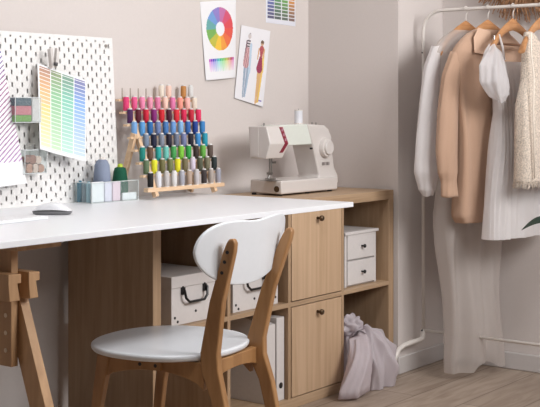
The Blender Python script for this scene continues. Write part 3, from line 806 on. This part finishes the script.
small('thread_pack', 'pale pink thread pack beside the lilac one in the clear organizer', 'thread pack', bx0+.102, bx0+.140, YB0+.003, YB0+.012, .068, mat('pink_pack', (240, 216, 228), .6))
small('thread_pack', 'short white pack at the right end of the clear organizer', 'thread pack', bx0+.15, bx1-.005, YB0+.003, YB0+.012, .026, mat('white_pack', (246, 248, 252), .6))
def jar(x, y, r, h, m, label):
    b1 = bmesh.new(); lathe(b1, [(r*.9, 0), (r, .003), (r, h-.006), (r*.8, h-.003), (r*.5, h-.002), (r*.5, h+.003)], seg=20)
    o = obj('thread_bobbin', b1, m, smooth=True, auto=40); o.location = (x, y, ZB+.0025); tag(o, label, 'bobbin')
jar(bx0+.013, YB1-.014, .0105, .070, mat('teal_thread', (50, 120, 146), .6), 'teal thread bobbin at the back left corner of the organizer')
jar(bx0+.012, YB1-.036, .009, .066, mat('slate_thread', (128, 146, 156), .6), 'slate grey bobbin between the teal and pale blue ones in the organizer')
jar(bx0+.012, YB1-.056, .009, .068, mat('paleblue_thread', (150, 186, 200), .6), 'pale blue bobbin nearest the front left corner of the organizer')

# ------------------------------------------------------------------ mouse and keyboard
MS = 1.12
ms = thing('computer_mouse', 'white low computer mouse with a grey base on the desk', 'mouse', (-.315, -.268, ZT), .62)
bm = bmesh.new()
def mouse_top(a, k):
    th = 2*PI*a; n = 2.8; c, s = math.cos(th), math.sin(th)
    x = .031*math.copysign(abs(c)**(2/n), c)*k; y = .060*math.copysign(abs(s)**(2/n), s)*k
    z = .010+.026*(1-(y/.060)**2*.8)*math.sqrt(max(0, 1-k**6*.95))
    return Vector((x, y, z))
vs = grid(bm, lambda a, k: mouse_top(a, max(k, .02)), 40, 14, True); bm.faces.new(vs[0]); 
ex = bmesh.ops.extrude_face_region(bm, geom=[])
obj('shell', bm, WHITE, ms, smooth=True)
bm = bmesh.new(); ring = []
for k, z in ((.86, .0005), (.97, .003), (1.0, .0105), (.98, .0112), (.05, .0115)):
    ring.append([bm.verts.new((mouse_top(i/40, 1).x*k, mouse_top(i/40, 1).y*k, z)) for i in range(40)])
for r0, r1 in zip(ring, ring[1:]):
    for i in range(40): bm.faces.new((r0[i], r0[(i+1) % 40], r1[(i+1) % 40], r1[i]))
bm.faces.new(ring[0][::-1]); bm.faces.new(ring[-1])
obj('base', bm, mat('mouse_grey', (118, 118, 120), .4), ms, smooth=True, auto=50)
kb = thing('keyboard', 'thin white keyboard lying on the desk at the left edge', 'keyboard', (-.575, -.335, ZT), .10)
obj('case', B(-.14, .14, -.057, .057, .0005, .0085), WHITE, kb, bevel=.0015)
kk = bmesh.new()
for j in range(5):
    for i in range(14):
        box(kk, -.134+i*.0192, -.134+i*.0192+.0165, -.050+j*.0195, -.050+j*.0195+.0165, .0085, .0102)
o = obj('keys', kk, mat('key_white', (236, 236, 238), .5), kb); o['kind'] = 'stuff'

# ------------------------------------------------------------------ papers on the wall
YPp = YW-.0008
def wheel_col(s, t):
    # proportions of the sheet: width .225, height .3
    x = (s-.51)*.215; y = (t-.36)*.30
    r = math.hypot(x*.98, y)
    if r < .083:
        if r < .027: return (238, 238, 244)
        a = math.atan2(x, -y)/(2*PI)   # clockwise from the top
        k = int((a % 1)*12)
        cols = [(196, 120, 170), (214, 90, 120), (222, 84, 92), (226, 92, 80), (232, 116, 76), (238, 160, 74), (240, 196, 76), (196, 190, 80), (124, 178, 96), (110, 170, 170), (120, 160, 214), (146, 132, 200)]
        return cols[k]
    if   .735 < t < .90 and .12 < s < .93:
        q = (s-.12)/.81; n_ = 15; k = int(q*n_); f_ = (q*n_) % 1
        h = (.83-.95*k/(n_-1)) % 1
        c = colorsys.hsv_to_rgb(h, .45, .86); c = tuple(255*i for i in c)
        d = (t-.735)/.165
        if t < .765: c = colorsys.hsv_to_rgb(h, .62, .75); c = tuple(255*i for i in c); d = 0
        if f_ > .75: return lerp3(c, (240, 238, 240), .6)
        return lerp3(c, (240, 238, 242), d**.8)
    return (238, 237, 240)
TL, TR = onY(200, 2, YPp), onY(236, -.5, YPp)
BL, BR = onY(206, 80.5, YPp-.006), onY(235.5, 77.5, YPp-.004)
o = paper('colour_wheel_chart', lambda s, t: (TL*(1-s)*(1-t)+TR*s*(1-t)+BL*(1-s)*t+BR*s*t)+Vector((0, -.012*t*(1-s)*s*3, 0)), 88, 120, wheel_col)
tag(o, 'white sheet with a round colour wheel pinned on the wall', 'chart')
def cap(x, y, ax, ay, bx, by, ra, rb):
    dx_, dy_ = bx-ax, by-ay; L2 = dx_*dx_+dy_*dy_; t = max(0, min(1, ((x-ax)*dx_+(y-ay)*dy_)/L2))
    return math.hypot(x-ax-t*dx_, y-ay-t*dy_) < ra+(rb-ra)*t
def sketch_col(s, t):
    x, y = s*.21, t*.297      # metres on the sheet
    def fig(x0, y0, k):
        X, Y_ = (x-x0)/1.2, (y-y0)/1.07
        if k == 0:
            if math.hypot(X, Y_) < .0095: return (206, 196, 196)
            if cap(X, Y_, 0, -.004, .002, -.009, .007, .004): return (140, 134, 142)
            if cap(X, Y_, -.002, .020, -.003, .034, .010, .009): return (92, 84, 92) if (int(Y_*200) % 2) else (222, 214, 216)
            if cap(X, Y_, -.004, .045, -.008, .104, .009, .017): return (214, 170, 172) if math.sin(X*600+Y_*90) > -.6 else (150, 104, 112)
            if cap(X, Y_, -.013, .02, -.022, .105, .0035, .003): return (120, 92, 102)
            if cap(X, Y_, -.012, .12, -.010, .228, .007, .003) or cap(X, Y_, .004, .12, -.002, .226, .006, .003): return (156, 170, 190)
            if cap(X, Y_, .013, .03, .012, .13, .006, .010): return (190, 208, 226)
            if cap(X, Y_, .008, .13, .0, .222, .010, .006): return (172, 192, 214)
        else:
            if math.hypot(X, Y_+.002) < .0100: return (112, 88, 72) if Y_ < 0 else (200, 164, 134)
            if cap(X, Y_, 0, .020, 0, .044, .013, .007): return (166, 66, 88) if math.sin(X*900)*math.sin(Y_*800) > -.3 else (216, 130, 110)
            if cap(X, Y_, -.001, .055, -.004, .092, .009, .018): return (170, 72, 96) if math.sin(X*800+1)*math.sin(Y_*700) > -.25 else (120, 50, 84)
            if cap(X, Y_, -.016, .022, -.020, .06, .004, .003) or cap(X, Y_, .016, .022, .014, .05, .004, .003): return (214, 170, 130)
            if cap(X, Y_, -.008, .10, -.010, .222, .007, .003) or cap(X, Y_, .004, .10, -.003, .218, .006, .003): return (220, 178, 128)
            if cap(X, Y_, .014, .02, .014, .10, .004, .008): return (240, 206, 120)
            if cap(X, Y_, .010, .10, .003, .21, .008, .006): return (236, 198, 100)
        return None
    return fig(.066, .038, 0) or fig(.160, .056, 1) or ((150, 140, 200) if (.16 < x < .195 and .275 < y < .281) else (236, 234, 238))
TL2, TR2 = onY(241.5, 25, YPp-.003), onY(270.5, 31, YPp-.003)
BL2, BR2 = onY(234.5, 98, YPp-.005), onY(263, 107, YPp-.008)
fn2 = patch(TL2, TR2, BL2, BR2)
tag(paper('fashion_sketch', fn2, 120, 160, sketch_col), 'white sheet with two painted fashion figures pinned beside the colour wheel', 'drawing')
def chart3(s, t):
    if s < .055 or s > .99: return (228, 228, 238)
    if t > .945: return (226, 226, 236)
    n_ = 20; q = (t+.055)*n_; ft = q % 1; c = int((s-.055)/.236); fs = ((s-.055)/.236) % 1
    if fs > .88 or ft > .76: return (226, 226, 232)
    r_ = int(q)/n_
    cols = [(108, 118, 178), (104, 152, 108), (116, 168, 96), (206, 146, 88)][min(c, 3)]
    return lerp3(cols, (96, 88, 104), max(0, min(1, (r_-.7)/.35)))
BL3, BR3 = onY(266, 22.5, YPp), onY(295.5, 26.5, YPp)
up = Vector((0, 0, .297))
tag(paper('swatch_chart', patch(BL3+up, BR3+up, BL3, BR3), 60, 160, chart3), 'dark colour swatch chart at the top of the wall above the sewing machine', 'chart')

# ------------------------------------------------------------------ clothes rack
RXc, RYc = 1.6, -.458
RYe = -2.0
TB = 1.520
ck = thing('clothes_rack', 'white tubular clothes rack carrying the hanging garments', 'clothes rack', (RXc, -1.2, 0))
def CK(bm): return T(bm, -RXc, 1.2, 0)
def arc(c, r, a0, a1, n, f):
    return [f(c[0]+r*math.cos(a0+(a1-a0)*i/n), c[1]+r*math.sin(a0+(a1-a0)*i/n)) for i in range(n+1)]
R_ = .085
pts = [(RXc, RYc, .16)]+arc((RYc-R_, TB-R_), R_, 0, PI/2, 8, lambda a, b: (RXc, a, b))
pts += arc((RYe+R_, TB-R_), R_, PI/2, PI, 8, lambda a, b: (RXc, a, b))+[(RXc, RYe, .16)]
obj('frame_tube', CK(tube(bmesh.new(), pts, .0072, 12)), WHITE_METAL, ck, smooth=True)
obj('lower_bar', CK(tube(bmesh.new(), [(RXc, RYc, .172), (RXc, RYe, .172)], .0065, 10)), WHITE_METAL, ck, smooth=True)
for yy, sx in ((RYc, -1), (RYe, -1)):
    r = .05
    pts = [(RXc, yy, .175), (RXc, yy, .135+.02)]+[(RXc+sx*(.02-.02*math.cos(q)), yy, .155-.02*math.sin(q)) for q in (PI/6, PI/3, PI/2)]
    pts += [(RXc+sx*.10, yy, .135), (RXc+sx*.165, yy, .132)]+[(RXc+sx*(.165+.075*math.sin(q)), yy, .057+.075*math.cos(q)) for q in (PI/6, PI/3, PI/2)]+[(RXc+sx*.24, yy, .004)]
    obj('foot_tube', CK(tube(bmesh.new(), pts, .0105, 12)), WHITE_METAL, ck, smooth=True)
    b1 = bmesh.new(); lathe(b1, [(.004, RXc-.013), (.004, RXc-.008)], (0, yy, .172), 10, 'X'); obj('bolt', CK(b1), BLACK, ck)
    if yy == RYc:
        b1 = bmesh.new(); lathe(b1, [(.003, RXc-.0105), (.003, RXc-.008)], (0, yy, 1.345), 10, 'X'); obj('bolt', CK(b1), BLACK, ck)

def hanger(y, rz, label, bar_=False, tilt=0, wide=.19):
    t = thing('coat_hanger', label, 'hanger', (RXc, y, TB+.0095), rz, 'wooden hangers on the rail')
    t.rotation_euler = (0, tilt, rz)
    n = 24; bm = bmesh.new(); rings = []
    for i in range(n+1):
        q = -1+2*i/n; a = abs(q); x = q*wide
        zc = -.082-.075*a**1.15-.045*a**2.6
        hh_ = .021-.006*a+.004*math.exp(-(a/.15)**2); ty = .0065+.009*a**3
        if a > .98: hh_ *= .6
        yy = -.018*a*a
        sgn = 1
        rings.append([bm.verts.new((x, yy+ty*math.cos(w_), zc+hh_*math.sin(w_))) for w_ in [2*PI*k/12 for k in range(12)]])
    for r0, r1 in zip(rings, rings[1:]):
        for k in range(12): bm.faces.new((r0[k], r0[(k+1) % 12], r1[(k+1) % 12], r1[k]))
    bm.faces.new(rings[0][::-1]); bm.faces.new(rings[-1])
    obj('shoulder_arch', bm, HANGWOOD, t, smooth=True, auto=60)
    hk = [(0, 0, -.065), (0, 0, -.035), (.006, 0, -.026), (.014, 0, -.016)]+[(.0115*math.cos(w_)+.0, 0, -.0095+.0115*math.sin(w_)) for w_ in (-.3, .4, 1.1, 1.8, 2.5, 3.2)]
    obj('hook', tube(bmesh.new(), hk, .0018, 8), WHITE_METAL, t, smooth=True, label='pale metal hook')
    if bar_:
        obj('trouser_bar', tube(bmesh.new(), [(-wide*.8, -.010, -.165), (wide*.8, -.010, -.165)], .005, 8), mat('dark_bar', (134, 96, 72), .5), t, smooth=True)
        b1 = bmesh.new(); tube(b1, [(-wide*.8, -.011, -.165), (-wide*.8, -.011, -.135)], .003, 6); tube(b1, [(wide*.8, -.011, -.165), (wide*.8, -.011, -.135)], .003, 6)
        pieces('bar_link', b1, STEEL, t)
    return t

def shell_ring(rows, nseg, fold, seed, pleat=0):
    """rows: (z, xl, xr, th, yoff). returns function for a closed garment tube"""
    def fn(a, h):
        f = h*(len(rows)-1); i = min(int(f), len(rows)-2); q = f-i
        q = q*q*(3-2*q)*.3+q*.7
        z, xl, xr, th, yo = [rows[i][k]*(1-q)+rows[i+1][k]*q for k in range(5)]
        t_ = 2*PI*a; c, s = math.cos(t_), math.sin(t_)
        x = (xl+xr)/2+(xr-xl)/2*math.copysign(abs(c)**.8, c)
        d = (rows[0][0]-z)
        am = fold*min(1, d/.35)
        w_ = math.sin(x*42+seed+math.sin(z*5+seed)*.8)*.55+math.sin(x*83+seed*2+z*3)*.3
        if pleat: w_ += pleat*math.sin(t_*26+seed)
        x += am*.35*math.sin(z*9+seed*3+t_)
        y = yo+th*math.copysign(abs(s)**.7, s)+am*w_*(1 if s > 0 else -1)*.9+.25*am*math.sin(z*11+x*9)
        return Vector((x, y, z))
    return fn
def garment(t, part, fn, nu, nv, m, thick=.0012, label=None):
    bm = bmesh.new(); grid(bm, fn, nu, nv, True)
    o = obj(part, bm, m, t, smooth=True, label=label)
    if thick: q = o.modifiers.new('thickness', 'SOLIDIFY'); q.thickness = thick; q.offset = -1
    return o
def sleeve_fn(pts, rs, fold, seed, flat=.6):
    pts = [Vector(p) for p in pts]
    def fn(a, h):
        f = h*(len(pts)-1); i = min(int(f), len(pts)-2); q = f-i; qs = q*q*(3-2*q)*.5+q*.5
        p = pts[i].lerp(pts[i+1], q); r = rs[i]*(1-qs)+rs[i+1]*qs
        t_ = 2*PI*a
        w_ = math.sin(t_*5+seed+h*5)*.5+math.sin(t_*9+h*9+seed)*.3
        r2 = r*(1+fold*w_)
        return p+Vector((r2*math.cos(t_), r2*flat*math.sin(t_), fold*.02*math.sin(t_*3+h*12)))
    return fn

SHEER = sheer('sheer_white', (226, 217, 212), .42, .8, .3, 30)
SHEERD = sheer('pleated_white', (244, 240, 240), .08, .8, .4, 30)
ORG = sheer('organza_white', (240, 238, 240), .35, .35, .6, 40)
BEIGE = mat('beige_linen', (192, 158, 135), .9, bump=.35, bscale=500, var=.04, spec=.1, sheen=.2)
KNIT = mat('cream_knit', (212, 198, 184), .95, bump=1.0, bscale=190, var=.32, spec=.1)

# 1 long sheer dress
y1 = onX(466, 9, RXc).y; rz1 = -.20
hanger(y1, rz1, 'wooden hanger furthest left on the rail, holding the long sheer dress')
d1 = thing('sheer_dress', 'long sheer white dress with a balloon sleeve hanging furthest left', 'dress', (RXc, y1, TB), rz1)
rows = [(-.090, -.085, .085, .020, -.006), (-.113, -.138, .138, .022, -.008), (-.135, -.170, .170, .024, -.010), (-.158, -.198, .198, .026, -.012), (-.185, -.218, .218, .030, -.010), (-.225, -.216, .216, .032, -.005), (-.32, -.18, .19, .04, 0), (-.50, -.16, .17, .045, 0),
        (-.62, -.155, .165, .05, 0), (-.85, -.165, .18, .055, 0), (-1.15, -.15, .20, .058, 0), (-1.40, -.13, .215, .055, 0), (-1.49, -.12, .22, .055, 0)]
rows = [(z_, (a_ if z_ > -.45 else a_+.014), b_, t_, y_) for z_, a_, b_, t_, y_ in rows]
d1f = shell_ring(rows, 0, .024, 1.3)
def d1fn(a, h):
    p = d1f(a, h)
    if h > .8: p.z += (h-.8)/.2*(.035*max(0, math.sin((p.x+.02)*19)))
    return p
garment(d1, 'body', d1fn, 160, 60, SHEER, 0)
garment(d1, 'sleeve', sleeve_fn([(-.185, -.005, -.16), (-.215, 0, -.25), (-.235, .0, -.40), (-.245, 0, -.55), (-.248, 0, -.66), (-.240, 0, -.73), (-.238, 0, -.76)], [.03, .040, .045, .056, .060, .044, .026], .10, 2, .6), 40, 40, SHEERD, 0)
garment(d1, 'sleeve', sleeve_fn([(.185, -.005, -.16), (.215, 0, -.25), (.225, .0, -.40), (.23, 0, -.55), (.23, 0, -.66), (.23, 0, -.73), (.23, 0, -.76)], [.03, .036, .04, .046, .05, .036, .02], .10, 5, .6), 40, 40, SHEER, 0)
# 2 beige shirt
y2 = onX(488, 8, RXc).y; rz2 = -.22
hanger(y2, rz2, 'wooden hanger inside the beige shirt, second along the rail')
d2 = thing('beige_shirt', 'beige long-sleeved shirt with collar hanging beside the sheer dress', 'shirt', (RXc, y2, TB), rz2)
rows = [(-.092, -.082, .082, .026, -.004), (-.113, -.138, .138, .027, -.008), (-.135, -.172, .172, .028, -.010), (-.158, -.200, .200, .030, -.012), (-.185, -.220, .220, .033, -.010), (-.225, -.218, .218, .036, -.005), (-.32, -.20, .20, .042, 0), (-.52, -.185, .19, .045, 0), (-.72, -.18, .185, .048, 0), (-.84, -.185, .19, .046, 0), (-.868, -.165, .175, .044, 0)]
garment(d2, 'body', shell_ring(rows, 0, .016, 3.1), 120, 46, BEIGE)
garment(d2, 'sleeve', sleeve_fn([(-.195, -.005, -.185), (-.225, 0, -.28), (-.245, .0, -.42), (-.255, 0, -.58), (-.25, 0, -.66), (-.242, 0, -.70), (-.235, 0, -.76)], [.034, .046, .050, .052, .048, .038, .042], .09, 1, .6), 44, 40, BEIGE)
garment(d2, 'sleeve', sleeve_fn([(.195, -.005, -.185), (.225, 0, -.28), (.235, .0, -.42), (.235, 0, -.58), (.23, 0, -.66), (.23, 0, -.70), (.23, 0, -.76)], [.034, .042, .042, .042, .04, .034, .036], .09, 4, .6), 44, 40, BEIGE)
def flap(pts, th=.003):
    bm = bmesh.new(); a = [bm.verts.new(p) for p in pts]; bm.faces.new(a)
    r = bmesh.ops.extrude_face_region(bm, geom=bm.faces[:])
    bmesh.ops.translate(bm, verts=[v for v in r['geom'] if isinstance(v, bmesh.types.BMVert)], vec=(0, th, 0)); return bm
LB = mat('beige_collar', (216, 182, 158), .9, bump=.3, bscale=500, spec=.1)
obj('collar', flap([(-.110, -.042, -.088), (-.040, -.046, -.100), (-.045, -.058, -.200), (-.150, -.056, -.190), (-.145, -.048, -.13)]), LB, d2, bevel=.001, label='pale beige pointed collar flap')
obj('collar', flap([(.075, -.040, -.085), (.012, -.046, -.115), (.030, -.054, -.175), (.10, -.050, -.165), (.10, -.044, -.12)]), BEIGE, d2, bevel=.001)
bt = bmesh.new(); tube(bt, [(0, -.062, -.22), (-.003, -.068, -.86)], .0035, 6); obj('placket', bt, LB, d2)
# 3 white pleated dress
y3 = onX(513, 6.5, RXc).y; rz3 = -.12
hanger(y3, rz3, 'wooden hanger with a trouser bar, third along the rail', True)
d3 = thing('white_dress', 'white pleated dress with a puffed organza sleeve hanging behind the knit top', 'dress', (RXc, y3, TB), rz3)
rows = [(-.225, -.10, .12, .026, -.002), (-.27, -.12, .13, .030, 0), (-.34, -.125, .14, .034, 0), (-.43, -.115, .14, .036, 0), (-.5, -.125, .16, .042, 0), (-.65, -.15, .19, .048, 0), (-.80, -.17, .215, .052, 0), (-.925, -.185, .23, .055, 0)]
garment(d3, 'body', shell_ring(rows, 0, .012, 0.4, .45), 260, 46, SHEERD, 0)
garment(d3, 'puff_sleeve', sleeve_fn([(-.195, -.030, -.165), (-.20, -.035, -.20), (-.215, -.040, -.25), (-.205, -.045, -.31), (-.18, -.05, -.355), (-.165, -.055, -.385)], [.016, .044, .062, .066, .048, .018], .28, 3, .6), 50, 30, ORG, 0, label='puffed translucent white sleeve')
st_ = bmesh.new(); tube(st_, [(-.12, -.012, -.12), (-.125, -.032, -.17), (-.11, -.03, -.22)], .005, 6); tube(st_, [(.12, -.012, -.12), (.125, -.032, -.17), (.10, -.03, -.22)], .005, 6)
pieces('shoulder_strap', st_, SHEERD, d3, smooth=True)
# 4 knit top
y4 = onX(541, 5, RXc).y; rz4 = -.06
hanger(y4, rz4, 'wooden hanger nearest the right edge, inside the cream knit top')
d4 = thing('knit_top', 'sleeveless cream knit top with a fringed hem at the right edge', 'top', (RXc, y4, TB), rz4)
def tank(a, h):
    rows4 = [(-.088, -.090, .090, .022, -.005), (-.115, -.142, .142, .025, -.008), (-.20, -.150, .150, .028, -.004), (-.30, -.145, .145, .036, 0), (-.40, -.17, .17, .042, 0), (-.60, -.175, .18, .046, 0), (-.70, -.18, .185, .048, 0)]
    p = shell_ring(rows4, 0, .008, 2.2)(a, h)
    # scooped neck: the middle of the top edge sits lower
    if h < .55:
        k = (1-h/.55); p.z -= .13*k*math.exp(-(p.x/.075)**2)
    return p
garment(d4, 'body', tank, 120, 40, KNIT, .004)
fr = bmesh.new()
for i in range(150):
    p = tank(i/150, 1); q = p+Vector((random.uniform(-.004, .004), random.uniform(-.004, .004), -random.uniform(.012, .024)))
    tube(fr, [p+Vector((0, 0, .003)), q], .0012, 4)
o = obj('hem_fringe', fr, KNIT, d4); o['kind'] = 'stuff'
bnd = bmesh.new()
for sx in (-1, 1):
    tube(bnd, [(sx*.146, -.034, -.120), (sx*.152, -.038, -.20), (sx*.143, -.044, -.28), (sx*.150, -.048, -.34), (sx*.155, -.049, -.42), (sx*.150, -.052, -.68)], .0035, 6)
pieces('armhole_trim', bnd, mat('pale_trim', (238, 226, 212), .9), d4, smooth=True, label='pale armhole trim')
tg = B(.0, .03, -.006, -.003, -.158, -.146); obj('size_tag', tg, BLACK, d4)
# ------------------------------------------------------------------ shaggy straw hat on the wall
ht = thing('straw_hat', 'shaggy straw hat hanging on the wall above the clothes rail', 'hat', (XR-.02, -.83, 1.745))
STRAW = mat('straw', (176, 132, 98), .9, var=.25, bscale=120)
b1 = bmesh.new(); lathe(b1, [(.20, -.004), (.20, -.012), (.10, -.022), (.085, -.09), (.05, -.10), (.01, -.102)], seg=36, axis='X')
obj('crown', b1, STRAW, ht, smooth=True, auto=60)
b1 = bmesh.new()
for i in range(700):
    a = random.uniform(0, 2*PI); r0 = random.uniform(.12, .20); r1 = random.uniform(.22, .285)
    da = random.uniform(-.10, .10); x0 = -random.uniform(.014, .05)
    tube(b1, [(x0, r0*math.cos(a), r0*math.sin(a)), (x0-.012, (r0+r1)/2*math.cos(a+da*.4), (r0+r1)/2*math.sin(a+da*.4)), (x0+random.uniform(0, .01), r1*math.cos(a+da), r1*math.sin(a+da))], .0016, 4)
o = obj('brim_fringe', b1, STRAW, ht); o['kind'] = 'stuff'
# ------------------------------------------------------------------ plant at the right edge
px_, py_ = 1.28, -1.46
pt = thing('potted_plant', 'green leafy potted plant with one leaf reaching in at the right edge', 'plant', (px_, py_, 0))
b1 = bmesh.new(); lathe(b1, [(.085, 0), (.095, .01), (.115, .19), (.12, .2), (.108, .2), (.105, .18), (.01, .178)], seg=32)
obj('pot', b1, mat('white_ceramic', (226, 222, 218), .4), pt, smooth=True, auto=40)
LEAF = mat('leaf_green', (34, 54, 42), .4, var=.15, bscale=30)
tipw = onX(521.5, 230, 1.16); basew = onX(552, 221, 1.18)
def leaf(p0, p1, wd, sag=.01):
    p0, p1 = Vector(p0), Vector(p1); d = (p1-p0); side = d.cross(Vector((0, 0, 1))).normalized(); side = (side*.6+Vector((0, 0, .8))*(1 if wd < .05 else 0)+side*(.4 if wd >= .05 else 0)).normalized(); bm = bmesh.new()
    def fn(s, t):
        w_ = wd*math.sin(PI*min(1, t*.97+.02))**.8*(1-.3*t)
        return p0+d*t+side*(s-.5)*w_+Vector((0, 0, sag*math.sin(PI*t)*1.5-.25*abs(s-.5)*-w_))
    grid(bm, fn, 7, 16); return bm
base_l = Vector((px_, py_, 0))
def add_leaf(p0, p1, wd, sag=.01):
    st_ = bmesh.new(); a = Vector((random.uniform(-.02, .02), random.uniform(-.02, .02), .17)); p0 = Vector(p0)
    s_ = obj('stem', tube(st_, [a, a.lerp(p0, .5)+Vector((0, 0, .04)), p0], .004, 6), LEAF, pt, smooth=True)
    o = obj('leaf', leaf(p0, p1, wd, sag), LEAF, pt, smooth=True); q = o.modifiers.new('thickness', 'SOLIDIFY'); q.thickness = .001
add_leaf(basew-base_l, tipw-base_l, .034)
for a, zz in ((-1.9, .62), (-1.1, .55), (-2.6, .5), (-.4, .45)):
    add_leaf((.06*math.cos(a), .06*math.sin(a), zz), (.24*math.cos(a), .24*math.sin(a), zz+.05), .06)

# ------------------------------------------------------------------ look
sc_ = bpy.context.scene
sc_.view_settings.view_transform = 'Standard'; sc_.view_settings.look = 'None'; sc_.view_settings.gamma = 1
sc_.view_settings.use_curve_mapping = False; sc_.view_settings.exposure = -.35
sc_.cycles.max_bounces = 8; sc_.cycles.transparent_max_bounces = 24; sc_.cycles.use_denoising = True
sc_.cycles.diffuse_bounces = 3
